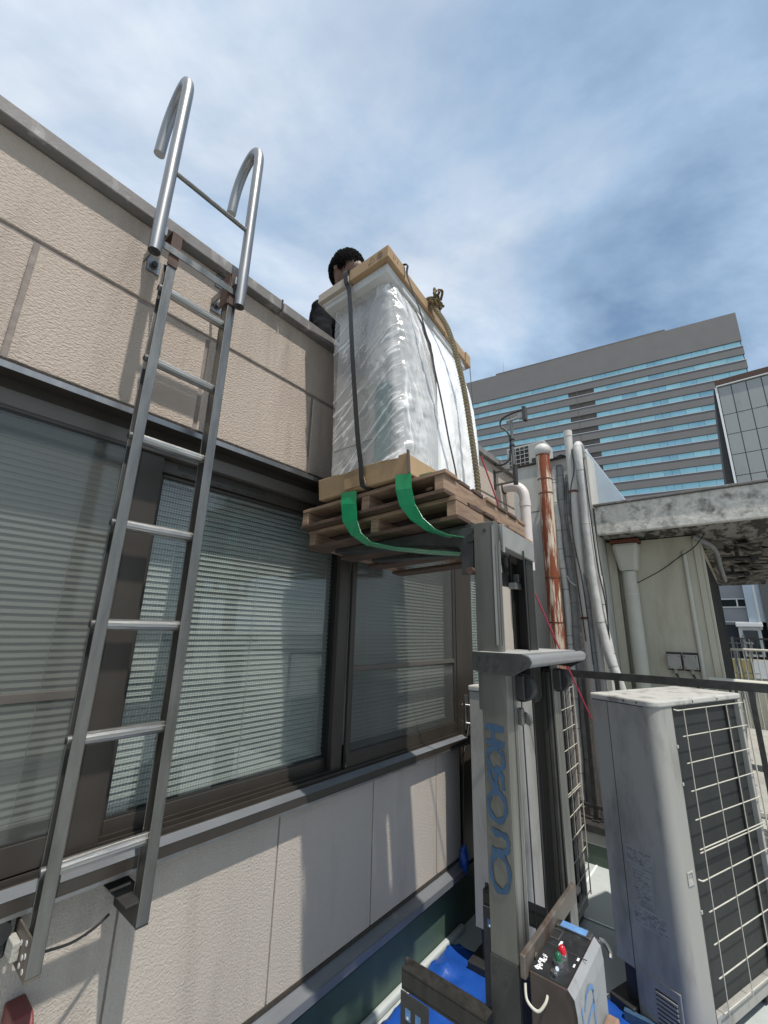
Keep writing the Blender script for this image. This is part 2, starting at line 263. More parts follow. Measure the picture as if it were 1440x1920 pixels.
# ------------------------------------------------------------------ mesh helpers
WPOS = {}                       # world position of each object's origin
class MB:
    def __init__(s, xf=None): s.v = []; s.f = []; s.xf = xf
    def add(s, vs, fs):
        o = len(s.v)
        for p in vs:
            p = Vector(p)
            s.v.append(s.xf @ p if s.xf else p)
        s.f += [tuple(i+o for i in f) for f in fs]
        return s
    def box(s, x0, x1, y0, y1, z0, z1):
        return s.add([(x0, y0, z0), (x1, y0, z0), (x1, y1, z0), (x0, y1, z0), (x0, y0, z1), (x1, y0, z1), (x1, y1, z1), (x0, y1, z1)],
                     [(0, 3, 2, 1), (4, 5, 6, 7), (0, 1, 5, 4), (1, 2, 6, 5), (2, 3, 7, 6), (3, 0, 4, 7)])
    def hexa(s, lo, hi):                      # 4 bottom + 4 top points
        return s.add(list(lo)+list(hi), [(0, 3, 2, 1), (4, 5, 6, 7), (0, 1, 5, 4), (1, 2, 6, 5), (2, 3, 7, 6), (3, 0, 4, 7)])
    def prism(s, poly, axis, a, b):           # poly: 2D points in the other two axes (cyclic order)
        n = len(poly); vs = []
        for t in (a, b):
            for p in poly:
                if axis == 'x': vs.append((t, p[0], p[1]))
                elif axis == 'y': vs.append((p[0], t, p[1]))
                else: vs.append((p[0], p[1], t))
        fs = [tuple(range(n))[::-1], tuple(range(n, 2*n))] + [(i, (i+1) % n, n+(i+1) % n, n+i) for i in range(n)]
        return s.add(vs, fs)
    def tube(s, pts, r, n=12, cap=True, flat=None):
        pts = [Vector(p) for p in pts]; m = len(pts)
        rs = r if isinstance(r, (list, tuple)) else [r]*m
        tans = []
        for i in range(m):
            a = pts[max(i-1, 0)]; b = pts[min(i+1, m-1)]; tans.append((b-a).normalized())
        ref = Vector((0, 0, 1)) if abs(tans[0].z) < 0.9 else Vector((1, 0, 0))
        u = (ref-tans[0]*ref.dot(tans[0])).normalized(); vs = []
        for i in range(m):
            u = (u-tans[i]*u.dot(tans[i])).normalized(); w = tans[i].cross(u)
            for k in range(n):
                t = 2*math.pi*k/n
                vs.append(pts[i]+(u*math.cos(t)+w*math.sin(t))*rs[i])
        fs = []
        for i in range(m-1):
            for k in range(n):
                k2 = (k+1) % n
                fs.append((i*n+k, i*n+k2, (i+1)*n+k2, (i+1)*n+k))
        if cap: fs.append(tuple(range(n))[::-1]); fs.append(tuple((m-1)*n+k for k in range(n)))
        return s.add(vs, fs)
    def ellip(s, c, rx, ry, rz, nu=20, nv=12, fn=None):
        vs = []; c = Vector(c)
        for j in range(nv+1):
            ph = math.pi*j/nv
            for i in range(nu):
                th = 2*math.pi*i/nu
                d = Vector((math.sin(ph)*math.cos(th), math.sin(ph)*math.sin(th), math.cos(ph)))
                k = fn(d) if fn else 1.0
                vs.append(c+Vector((d.x*rx*k, d.y*ry*k, d.z*rz*k)))
        fs = [(j*nu+i, (j+1)*nu+i, (j+1)*nu+(i+1) % nu, j*nu+(i+1) % nu) for j in range(nv) for i in range(nu)]
        return s.add(vs, fs)
    def build(s, name, m, parent=None, bev=0.0, smooth=False, origin=None, label=None, cat=None, group=None, kind=None, recalc=True):
        xs = [p.x for p in s.v]; ys = [p.y for p in s.v]; zs = [p.z for p in s.v]
        o3 = Vector(origin) if origin else Vector(((min(xs)+max(xs))/2, (min(ys)+max(ys))/2, min(zs)))
        me = bpy.data.meshes.new(name); me.from_pydata([p-o3 for p in s.v], [], s.f)
        if recalc:
            b = bmesh.new(); b.from_mesh(me); bmesh.ops.recalc_face_normals(b, faces=b.faces); b.to_mesh(me); b.free()
        me.materials.append(MATS[m] if isinstance(m, str) else m)
        o = link(name, me, o3, parent)
        if smooth:
            me.polygons.foreach_set('use_smooth', [True]*len(me.polygons))
            try: me.set_sharp_from_angle(angle=R(40))
            except Exception: pass
        if bev > 0:
            md = o.modifiers.new('bevel', 'BEVEL'); md.width = bev; md.segments = 2; md.limit_method = 'ANGLE'; md.angle_limit = R(40)
        tag(o, label, cat, group, kind)
        return o
def link(name, me, wpos, parent=None):
    o = bpy.data.objects.new(name, me); COL.objects.link(o); wpos = Vector(wpos)
    WPOS[o.name] = wpos
    if parent is not None: o.parent = parent; o.location = wpos-WPOS[parent.name]
    else: o.location = wpos
    return o
def tag(o, label=None, cat=None, group=None, kind=None):
    if label: o['label'] = label
    if cat: o['category'] = cat
    if group: o['group'] = group
    if kind: o['kind'] = kind
    return o
def thing(name, label, cat, loc, group=None):
    o = link(name, None, loc); o.empty_display_size = 0.05
    return tag(o, label, cat, group)
def bx(name, m, parent, x0, x1, y0, y1, z0, z1, bev=0.0, **k): return MB().box(x0, x1, y0, y1, z0, z1).build(name, m, parent, bev, **k)
def spline(pts, n=8):
    P = [Vector(p) for p in pts]; out = []
    for i in range(len(P)-1):
        p0 = P[max(i-1, 0)]; p1 = P[i]; p2 = P[i+1]; p3 = P[min(i+2, len(P)-1)]
        for k in range(n):
            t = k/n
            out.append(0.5*((2*p1)+(-p0+p2)*t+(2*p0-5*p1+4*p2-p3)*t*t+(-p0+3*p1-3*p2+p3)*t**3))
    out.append(P[-1]); return out
def strokes(mb, paths, w, frame, thick=0.0012):
    """painted strokes: flat ribbons on a plane; frame(a,b,h) -> world point; paths are 2D polylines"""
    for path in paths:
        P = [Vector((p[0], p[1], 0)) for p in path]; n = len(P); vs = []; fs = []
        for i in range(n):
            t = (P[min(i+1, n-1)]-P[max(i-1, 0)]).normalized(); nn = Vector((-t.y, t.x, 0))
            ww = w*(0.75+0.45*abs(math.sin(i*0.9+n)))
            for sgn in (-1, 1):
                q = P[i]+nn*ww*0.5*sgn
                vs.append(frame(q.x, q.y, thick))
        for i in range(n-1): fs.append((2*i, 2*i+1, 2*i+3, 2*i+2))
        mb.add(vs, fs)
    return mb
def ring(cx, cy, rx, ry, a0, a1, n=18, rot=0):
    o = []
    for i in range(n+1):
        t = R(a0+(a1-a0)*i/n); x = rx*math.cos(t); y = ry*math.sin(t); c, s = math.cos(rot), math.sin(rot)
        o.append((cx+x*c-y*s, cy+x*s+y*c))
    return o
# ------------------------------------------------------------------ ground, deck
MB().box(-1500, 1500, -1500, 1500, -22.2, -22).build('ground', 'ground', kind='structure')
deck = bx('roof_deck', 'deck', None, -4, 4.35, -5, 1.74, -0.5, 0, kind='structure')
for i, y in enumerate((1.17, 0.62, 0.07, -0.48, -1.03)):
    s = MB(); s.hexa([(-4, y, 0.0005), (4.18, y, 0.0005), (4.18, y+0.012, 0.0005), (-4, y+0.012, 0.0005)], [(-4, y, 0.004), (4.18, y, 0.004), (4.18, y+0.012, 0.004), (-4, y+0.012, 0.004)])
    s.build('membrane_seam', 'deck_seam', deck)
bx('membrane_seam', 'deck_seam', deck, 3.42, 3.432, -5, 1.6, 0.0045, 0.008)
# concrete kerb with green waterproofing that carries the far railing
kb = bx('kerb', 'green_base', None, 4.18, 4.36, -5, 1.595, 0, 0.14, kind='structure')
bx('kerb_band', 'curb', kb, 4.17, 4.37, -5, 1.594, 0.142, 0.225, 0.004)
bx('kerb_cap', 'rail_dark', kb, 4.16, 4.38, -5, 1.593, 0.227, 0.28, 0.004)

# ------------------------------------------------------------------ main building
B = thing('office_building', 'beige stucco rooftop building with brown aluminium windows on the left', 'building', (1.3, 1.7, 0))
core = bx('wall', 'core', B, -2.0, 4.015, 1.612, 1.78, 2.49, 3.295)
bx('upper_panel', 'stucco', core, -2.0, 4.02, 1.60, 1.611, 2.968, 3.296, 0.004)
cuts = [-2.0, -1.67, -1.075, -0.478, 0.119, 0.716, 1.312, 1.909, 2.505, 3.10, 3.70, 4.02]
for a, b in zip(cuts[:-1], cuts[1:]):
    bx('wall_panel', 'stucco', core, a+0.008, b-0.008, 1.60, 1.611, 2.523, 2.948, 0.004)
bx('sealant_joint', 'sealant', core, -2.0, 4.018, 1.606, 1.6115, 2.946, 2.97)
for b in cuts[1:-1]: bx('sealant_joint', 'sealant', core, b-0.0095, b+0.0095, 1.6055, 1.6113, 2.521, 2.9455)
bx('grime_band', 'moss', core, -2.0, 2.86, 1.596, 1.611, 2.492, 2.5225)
# coping, two lengths with a butt joint
for a, b, dz in ((-2.0, 1.038, 0), (1.046, 4.04, -0.004)):
    MB().prism([(1.556, 3.299+dz), (1.556, 3.356+dz), (1.80, 3.372+dz), (1.80, 3.299+dz)], 'x', a, b).build('coping', 'coping', B, 0.004)
bx('coping_splice', 'rail_dark', B, 1.030, 1.0385, 1.5535, 1.60, 3.30, 3.360)
# roof slab, room shell behind the blinds
bx('roof_slab', 'concrete_grey', B, -2.0, 4.015, 1.781, 6.0, 2.50, 2.74)
bx('room_wall', 'interior', B, -2.0, 4.015, 2.6, 2.7, 0.0, 2.50)
bx('room_floor', 'interior', B, -2.0, 4.015, 1.80, 2.6, 0.0, 0.9)
bx('end_wall', 'interior', B, -2.1, -2.0, 1.60, 6.0, 0.0, 3.3)
bx('end_wall', 'stucco', B, 3.92, 4.015, 1.79, 6.0, 0.0, 2.498)
bx('back_wall', 'stucco', B, -2.0, 4.01, 5.9, 6.0, 0.0, 2.498)
# lower wall
lw = bx('lower_wall', 'core', B, -2.0, 2.786, 1.612, 1.79, 0.32, 1.03)
lc = [-2.0, -1.67, -1.075, -0.478, 0.119, 0.716, 1.312, 1.909, 2.505, 2.792]
for a, b in zip(lc[:-1], lc[1:]):
    bx('wall_panel', 'stucco_low', lw, a+0.0035, b-0.0035, 1.60, 1.611, 0.388, 1.018, 0.003)
for b in lc[1:-1]: bx('sealant_joint', 'sealant', lw, b-0.004, b+0.004, 1.6065, 1.6112, 0.388, 1.016)
bx('corner_trim', 'stucco_low', lw, 2.7885, 2.796, 1.603, 1.79, 0.388, 1.018)
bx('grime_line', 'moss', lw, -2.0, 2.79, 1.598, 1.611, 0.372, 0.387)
MB().prism([(1.61, 0.371), (1.552, 0.352), (1.546, 0.352), (1.546, 0.318), (1.552, 0.318), (1.556, 0.34), (1.61, 0.35)], 'x', -2.0, 2.80).build('base_flashing', 'flashing', B)
bx('base_flashing_under', 'steel_dark', B, -2.0, 2.80, 1.575, 1.62, 0.285, 0.336)
bx('plinth', 'green_base', B, -2.0, 4.015, 1.621, 1.74, 0.0, 0.284)
bx('plinth_cove', 'deck', B, -2.0, 2.80, 1.585, 1.62, 0.0, 0.035, 0.01)

# ------------------------------------------------------------------ windows (parts of the building)
hd = MB().prism([(1.70, 2.478), (1.556, 2.478), (1.548, 2.470), (1.548, 2.489), (1.60, 2.4915), (1.70, 2.4915)], 'x', -2.0, 2.86).build('window_head', 'bronze', B)
bx('drip_edge', 'alu', hd, -2.0, 2.858, 1.5445, 1.5475, 2.468, 2.4885)
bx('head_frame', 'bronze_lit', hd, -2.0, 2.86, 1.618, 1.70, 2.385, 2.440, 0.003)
bx('head_frame_upper', 'bronze', hd, -2.0, 2.86, 1.63, 1.70, 2.441, 2.4775)
sil = MB().prism([(1.70, 1.085), (1.585, 1.085), (1.552, 1.072), (1.548, 1.072), (1.548, 1.032), (1.60, 1.032), (1.60, 1.018), (1.70, 1.018)], 'x', -2.0, 2.805).build('window_sill', 'bronze', B)
MB().prism([(1.5835, 1.0863), (1.5475, 1.0722), (1.5465, 1.0735), (1.5828, 1.0878)], 'x', -2.0, 2.804).build('sill_flashing', 'flashing', sil)
bx('drip_edge', 'alu', sil, -2.0, 2.804, 1.5445, 1.5475, 1.030, 1.040)
bx('track', 'bronze', sil, -2.0, 2.80, 1.600, 1.607, 1.0855, 1.100)
bx('track', 'bronze', sil, -2.0, 2.80, 1.632, 1.639, 1.0855, 1.105)
bx('track', 'bronze', sil, -2.0, 2.80, 1.664, 1.671, 1.0855, 1.108)
bx('sill_joint', 'gasket', sil, 0.52, 0.524, 1.5455, 1.60, 1.032, 1.0905)

def sash(name, x0, x1, y0, y1, z0, z1, st, rb, rt_, glass, mid=None, m='bronze', parent=B):
    f = MB(); f.box(x0, x0+st, y0, y1, z0, z1); f.box(x1-st, x1, y0, y1, z0, z1)
    f.box(x0+st, x1-st, y0, y1, z0, z0+rb); f.box(x0+st, x1-st, y0, y1, z1-rt_, z1)
    o = f.build(name, m, parent, 0.0025)
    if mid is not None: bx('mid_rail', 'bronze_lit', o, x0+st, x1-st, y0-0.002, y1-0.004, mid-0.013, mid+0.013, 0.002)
    ym = (y0+y1)/2
    bx('glass', glass, o, x0+st-0.004, x1-st+0.004, ym-0.002, ym+0.002, z0+rb-0.004, z1-rt_+0.004)
    g = MB()
    for (a, b, c, d) in ((x0+st, x0+st+0.005, z0+rb, z1-rt_), (x1-st-0.005, x1-st, z0+rb, z1-rt_), (x0+st+0.005, x1-st-0.005, z0+rb, z0+rb+0.005), (x0+st+0.005, x1-st-0.005, z1-rt_-0.005, z1-rt_)):
        g.box(a, b, y0+0.004, y0+0.008, c, d)
    g.build('gasket', 'gasket', o)
    return o
# insect-screened sash on the left, wired pane in the middle, screened sash on the right
sash('window_sash', -0.70, 0.535, 1.612, 1.631, 1.100, 2.384, 0.035, 0.075, 0.012, 'screened_glass', mid=1.548)
sash('window_sash', -1.95, -0.705, 1.612, 1.631, 1.100, 2.384, 0.035, 0.075, 0.012, 'screened_glass', mid=1.548)
mp_ = sash('window_sash', 0.640, 1.655, 1.672, 1.695, 1.085, 2.330, 0.018, 0.065, 0.012, 'wired_glass')
bx('mullion', 'bronze', B, 0.552, 0.639, 1.634, 1.70, 1.087, 2.384, 0.003)
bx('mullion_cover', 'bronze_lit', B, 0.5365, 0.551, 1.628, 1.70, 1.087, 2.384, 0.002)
hb = bx('vent_bar', 'bronze', B, 0.640, 1.655, 1.655, 1.70, 2.332, 2.384, 0.002)
for k in range(46): bx('vent_slot', 'gasket', hb, 0.700+k*0.0092, 0.7045+k*0.0092, 1.6538, 1.6552, 2.355, 2.376)
for k in range(6): bx('vent_notch', 'gasket', hb, 0.72+k*0.075, 0.745+k*0.075, 1.6538, 1.6552, 2.338, 2.342)
bx('mullion', 'bronze', B, 1.618, 1.690, 1.628, 1.66, 1.09, 2.384, 0.003)
bx('mullion_cover', 'gasket', B, 1.657, 1.700, 1.6605, 1.70, 1.09, 2.384)
sash('window_sash', 1.700, 2.800, 1.612, 1.631, 1.094, 2.384, 0.030, 0.070, 0.02, 'screened_glass', mid=1.560)
bx('jamb', 'bronze', B, 2.802, 2.86, 1.606, 1.70, 1.045, 2.440, 0.003)
bx('lock_catch', 'steel_dark', B, 1.700, 1.712, 1.604, 1.6115, 1.125, 1.16, 0.002)
for x, zz in ((0.36, 1.137), (2.76, 1.13), (1.705, 1.11)):
    MB().tube([(x, 1.6105, zz), (x, 1.6135, zz)], 0.006, 10).build('screw', 'alu_worn', B)

# door and wall at the far end
D = bx('door', 'bronze', B, 2.865, 3.08, 1.628, 1.668, 0.30, 2.36, 0.003)
bx('door_panel', 'bronze', D, 3.081, 3.46, 1.640, 1.662, 0.30, 0.86)
bx('glass', 'wired_glass', D, 3.081, 3.46, 1.650, 1.654, 0.861, 2.28)
bx('door_stile', 'bronze', D, 3.461, 3.55, 1.628, 1.668, 0.30, 2.36, 0.003)
bx('door_rail', 'bronze', D, 3.081, 3.460, 1.630, 1.667, 2.281, 2.36)
bx('lock_plate', 'alu', D, 2.925, 2.965, 1.618, 1.6275, 1.09, 1.32, 0.003)
MB().tube(spline([(2.945, 1.62, 1.25), (2.945, 1.575, 1.25), (2.955, 1.566, 1.25), (3.06, 1.566, 1.243)], 5), 0.010, 10).build('lever_handle', 'chrome', D, smooth=True)
MB().tube(spline([(2.945, 1.62, 1.13), (2.945, 1.585, 1.13), (2.955, 1.58, 1.13), (3.03, 1.58, 1.125)], 5), 0.012, 10).build('lever_handle', 'chrome', D, smooth=True)
bx('door_head', 'bronze', B, 2.862, 3.62, 1.612, 1.70, 2.361, 2.488, 0.003)
bx('door_frame', 'bronze', B, 3.551, 3.622, 1.606, 1.70, 0.30, 2.36, 0.003)
bx('wall_panel', 'stucco_low', B, 3.624, 3.83, 1.60, 1.78, 0.30, 2.488, 0.004)
bx('wall_panel', 'stucco_low', B, 3.842, 4.018, 1.60, 1.78, 0.30, 2.488, 0.004)
bx('sealant_joint', 'sealant', B, 3.829, 3.843, 1.61, 1.75, 0.30, 2.486)

# ------------------------------------------------------------------ venetian blinds: every slat its own part
def blind(x0, x1, y, z0, z1, label, pitch=0.0215, cords=(0.2, 0.8)):
    t = thing('window_blind', label, 'blind', ((x0+x1)/2, y, z0), 'venetian blinds behind the windows')
    w = (x1-x0)/2; me = MB(); ang = R(62); hw = 0.0128
    pr = []
    for k in range(5):                   # lower edge leans out towards the glass
        s = -1+k*0.5; bow = (1-s*s)*0.0016
        pr.append((-math.cos(ang)*hw*s-math.sin(ang)*bow, -math.sin(ang)*hw*s+math.cos(ang)*bow))
    vs = [(sx, p[0], p[1]) for sx in (-w, w) for p in pr]; fs = []
    for k in range(4): fs.append((k, k+1, 5+k+1, 5+k))
    me.add(vs, fs)
    proto = None; n = int((z1-z0)/pitch)
    for i in range(n):
        c = Vector(((x0+x1)/2, y, z0+0.012+i*pitch))
        if proto is None:
            m2 = bpy.data.meshes.new('slat'); m2.from_pydata([Vector(v) for v in me.v], [], me.f); m2.materials.append(MATS['slat'])
            m2.polygons.foreach_set('use_smooth', [True]*len(m2.polygons)); proto = m2
        o = link('slat', proto, c, t)
        if random.random() < 0.06: o.rotation_euler = (R(random.uniform(-6, 6)), R(random.uniform(-0.12, 0.12)), 0)
    bx('bottom_rail', 'slat', t, x0, x1, y-0.011, y+0.011, z0-0.014, z0-0.002, 0.002)
    bx('head_rail', 'slat', t, x0, x1, y-0.013, y+0.013, z1, z1+0.026, 0.002)
    for c in cords:
        cx = x0+(x1-x0)*c
        MB().tube([(cx, y-0.016, z0-0.01), (cx, y-0.016, z1)], 0.0011, 6).build('ladder_cord', 'slat', t)
    return t
blind(-0.66, 0.54, 1.715, 1.20, 2.36, 'pale venetian blind behind the screened sash left of the ladder', cords=(0.15, 0.55, 0.9))
blind(0.645, 1.640, 1.730, 1.165, 2.315, 'pale green venetian blind behind the wired middle pane', cords=(0.12, 0.52, 0.95))
blind(1.715, 2.800, 1.715, 1.19, 2.36, 'grey venetian blind behind the screened sash beside the lift mast', cords=(0.2, 0.75))
blind(3.085, 3.455, 1.685, 0.90, 2.26, 'narrow blind behind the glass of the door', cords=(0.5,))

# ------------------------------------------------------------------ ladder bolted to the wall
LD = thing('wall_ladder', 'worn aluminium ladder standing off the beige wall', 'ladder', (0.59, 1.45, 0.93))
def rail(x0, x1, flip):
    m = MB()
    m.box(x0, x1, 1.428, 1.433, 0.945, 3.07)
    xw = x0 if not flip else x1
    if not flip: m.box(x0+0.024, x0+0.028, 1.4335, 1.482, 0.945, 3.07)
    else: m.box(x1-0.028, x1-0.024, 1.4335, 1.482, 0.945, 3.07)
    m.box(x0+0.004, x1-0.004, 1.4825, 1.486, 0.945, 3.07)
    return m.build('side_rail', 'alu_worn', LD, 0.0015)
rail(0.449, 0.481, False); rail(0.694, 0.728, True)
for i, z in enumerate((1.150, 1.450, 1.755, 2.058, 2.352, 2.645, 2.940)):
    prof = []
    for k in range(24):
        t = 2*math.pi*k/24; rad = 0.0165+(0.0012 if k % 2 else 0)
        prof.append((1.457+rad*math.cos(t)*1.05, z+rad*math.sin(t)*0.95))
    rg = MB().prism(prof, 'x', 0.4775, 0.7005).build('rung', 'alu_rung', LD, smooth=True)
    e = MB().tube([(0.444, 1.457, z), (0.4765, 1.457, z)], 0.0125, 16); e.build('rung_end', 'alu', rg, smooth=True)
    MB().tube([(0.4425, 1.457, z), (0.4438, 1.457, z)], 0.0085, 12).build('rung_hole', 'gasket', rg)
for x0, x1 in ((0.449, 0.481), (0.694, 0.728)):      # dark hook shoes at the top of each rail
    c = MB(); c.box(x0-0.002, x1+0.002, 1.4235, 1.4275, 3.03, 3.17); c.box(x1-0.002 if x0 < 0.6 else x0-0.006, x1+0.002 if x0 < 0.6 else x0-0.002, 1.428, 1.49, 3.03, 3.17)
    c.box(x0-0.006, x1+0.010, 1.4235, 1.50, 3.1705, 3.176); c.build('top_shoe', 'rust_brown', LD)
# feet: perforated channel on the left, plain channel on the right, loose wire between
f = MB(); f.box(0.449, 0.481, 1.4285, 1.4335, 0.937, 0.9445); f.box(0.449, 0.453, 1.434, 1.575, 0.937, 1.022); f.box(0.4535, 0.481, 1.434, 1.575, 0.937, 0.941)
fo = f.build('foot_bracket', 'bar_steel', LD)
for (y, z) in ((1.455, 0.952), (1.475, 0.972), (1.455, 0.982), (1.485, 0.952), (1.50, 0.992), (1.462, 1.005)):
    MB().tube([(0.4478, y, z), (0.4488, y, z)], 0.006, 10).build('punched_hole', 'foam', fo)
bx('spacer_block', 'concrete_grey', LD, 0.432, 0.4485, 1.50, 1.555, 0.955, 0.995, 0.003)
MB().tube([(0.41, 1.545, 1.005), (0.41, 1.599, 1.005)], 0.026, 16).build('rubber_foot', 'rubber', LD)
bx('rubber_plate', 'rubber', LD, 0.385, 0.435, 1.556, 1.5985, 0.945, 1.03, 0.006)
f = MB(); f.box(0.694, 0.728, 1.4285, 1.4335, 0.94, 0.9445); f.box(0.696, 0.700, 1.434, 1.597, 0.94, 1.0); f.box(0.660, 0.728, 1.434, 1.597, 1.0005, 1.0045); f.box(0.7005, 0.728, 1.434, 1.597, 0.94, 0.944)
f.build('foot_bracket', 'steel_dark', LD, 0.001)
MB().tube(spline([(0.66, 1.53, 0.955), (0.62, 1.515, 0.945), (0.56, 1.49, 0.948), (0.50, 1.47, 0.965), (0.465, 1.44, 0.985)], 8), 0.0035, 8).build('loose_wire', 'cable', LD, smooth=True)

# ------------------------------------------------------------------ tubular hook rails over the parapet
HK = thing('roof_grab_rail', 'shiny hooked tubular grab rails bolted above the ladder', 'grab rail', (0.56, 1.42, 3.0))
for x in (0.392, 0.728):
    prof = [(x, 1.40, 3.02), (x, 1.40, 3.3), (x, 1.40, 3.6), (x, 1.40, 3.80)]
    prof += [(x, 1.405, 3.85), (x, 1.42, 3.89), (x, 1.447, 3.913), (x, 1.48, 3.912), (x, 1.52, 3.885), (x, 1.553, 3.838), (x, 1.58, 3.765), (x, 1.597, 3.66)]
    tb = MB().tube(prof[:3]+spline(prof[3:], 5), 0.0215, 18).build('hook_tube', 'alu', HK, smooth=True)
    MB().tube([(x, 1.40, 3.0185), (x, 1.40, 3.0195)], 0.0195, 16).build('tube_end', 'steel_dark', tb)
    MB().tube([(x, 1.402, 3.025), (x, 1.402, 3.01)], 0.006, 8).build('tube_bolt', 'steel_dark', tb)
MB().tube([(0.41, 1.40, 3.405), (0.71, 1.40, 3.405)], 0.0095, 12).build('cross_bar', 'alu_worn', HK, smooth=True)
bx('flat_bar', 'alu_worn', HK, 0.41, 0.712, 1.418, 1.4225, 3.075, 3.105, 0.001)
for x, z in ((0.455, 3.13), (0.73, 3.255), (0.725, 3.125)):
    p = bx('wall_plate', 'alu', HK, x-0.025, x+0.025, 1.592, 1.5995, z-0.032, z+0.032, 0.002)
    MB().tube([(x, 1.576, z), (x, 1.5915, z)], 0.011, 6).build('bolt', 'steel_dark', p)
    MB().tube([(x, 1.5885, z), (x, 1.5918, z)], 0.016, 16).build('washer', 'alu_worn', p)
for x in (0.392, 0.728):
    bx('standoff', 'alu', HK, x+(0.022 if x < 0.5 else -0.030), x+(0.030 if x < 0.5 else -0.022), 1.40, 1.591, 3.115, 3.150, 0.001)

# red-brown fitting low on the wall
rb = MB().prism([(1.50, 0.74), (1.50, 0.805), (1.52, 0.822), (1.60, 0.822), (1.60, 0.67), (1.53, 0.67)], 'x', 0.468, 0.512)
ro = rb.build('wall_fitting', 'red_box', None, 0.005, label='small red-brown fitting on the wall at the bottom left corner', cat='fitting')
MB().tube([(0.464, 1.535, 0.78), (0.4675, 1.535, 0.78)], 0.017, 14).build('opening', 'gasket', ro)
# ------------------------------------------------------------------ wrapped unit on the pallets
PK = thing('wrapped_package', 'tall plastic-wrapped unit with cardboard lid and tray on raised pallets', 'package', (1.6, 1.2, 2.345))
MB().hexa([(1.30, 0.995, 2.44), (1.92, 1.005, 2.44), (1.92, 1.41, 2.44), (1.30, 1.41, 2.44)], [(1.305, 1.085, 3.385), (1.93, 1.14, 3.345), (1.93, 1.42, 3.345), (1.305, 1.42, 3.385)]).build('unit_body', 'unit_body', PK, 0.012)
bx('colour_sticker', 'unit_teal', PK, 1.2965, 1.2995, 1.045, 1.135, 2.45, 2.84)
bx('body_seam', 'seam_dark', PK, 1.2967, 1.2997, 1.15, 1.405, 2.575, 2.579)
tr = MB(); tr.hexa([(1.262, 0.915, 2.349), (1.95, 0.935, 2.335), (1.95, 1.45, 2.325), (1.272, 1.45, 2.335)], [(1.257, 0.928, 2.442), (1.95, 0.945, 2.43), (1.95, 1.455, 2.425), (1.262, 1.452, 2.434)])
tray = tr.build('tray', 'cardboard', PK, 0.004)
MB().hexa([(1.2545, 1.14, 2.352), (1.2575, 1.14, 2.352), (1.2575, 1.27, 2.349), (1.2545, 1.27, 2.349)], [(1.2515, 1.16, 2.402), (1.2565, 1.16, 2.402), (1.2565, 1.27, 2.396), (1.2515, 1.27, 2.396)]).build('torn_flap', 'cardboard', tray)
MB().hexa([(1.249, 0.92, 2.352), (1.2535, 0.914, 2.352), (1.262, 0.9125, 2.352), (1.257, 0.918, 2.352)], [(1.251, 0.926, 2.452), (1.254, 0.92, 2.452), (1.262, 0.919, 2.449), (1.259, 0.924, 2.449)]).build('corner_tear', 'ink', tray)
# lid pieces with foam below
def lidpiece(x0, x1, y0, y1, z0, z1, sk, m, nm='lid'):
    dz = lambda x: -0.055*(x-1.207)/0.9; dy = lambda x: 0.062*(x-1.207)/0.9*sk
    lo = [(x, y+dy(x), z0+dz(x)) for x, y in ((x0, y0), (x1, y0), (x1, y1), (x0, y1))]; hi = [(x, y+dy(x), z1+dz(x)) for x, y in ((x0, y0), (x1, y0), (x1, y1), (x0, y1))]
    return MB().hexa(lo, hi).build(nm, m, PK, 0.003)
lidA = lidpiece(1.207, 1.355, 1.012, 1.262, 3.432, 3.498, 1, 'cardboard')
lidpiece(1.203, 1.50, 1.266, 1.485, 3.418, 3.470, 1, 'cardboard_pale')
lidpiece(1.357, 1.80, 1.020, 1.262, 3.436, 3.496, 1, 'cardboard')
lidpiece(1.502, 1.80, 1.264, 1.48, 3.43, 3.49, 1, 'cardboard')
lidpiece(1.803, 2.06, 1.022, 1.48, 3.428, 3.486, 1, 'cardboard')
lidpiece(2.062, 2.125, 1.014, 1.49, 3.415, 3.494, 1, 'cardboard')
lidpiece(1.235, 2.09, 1.035, 1.46, 3.386, 3.431, 1, 'foam', 'foam_liner')
lidpiece(1.222, 1.50, 1.27, 1.47, 3.408, 3.4175, 1, 'foam', 'foam_liner')
mk = MB()
fr = lambda a, b, h: (1.2068-h, a, b)
strokes(mk, [[(1.132, 3.448), (1.112, 3.482), (1.093, 3.452), (1.130, 3.449)], ring(1.062, 3.464, 0.014, 0.018, 0, 360), ring(1.062, 3.464, 0.006, 0.009, 0, 360)], 0.0032, fr)
fr2 = lambda a, b, h: (a, 1.012-h+0.069*(a-1.207), b)
strokes(mk, [[(1.25, 3.445), (1.255, 3.48), (1.265, 3.45), (1.272, 3.482)], [(1.285, 3.45), (1.29, 3.478)]], 0.0032, fr2)
mk.build('printed_mark', 'ink', lidA, recalc=False)

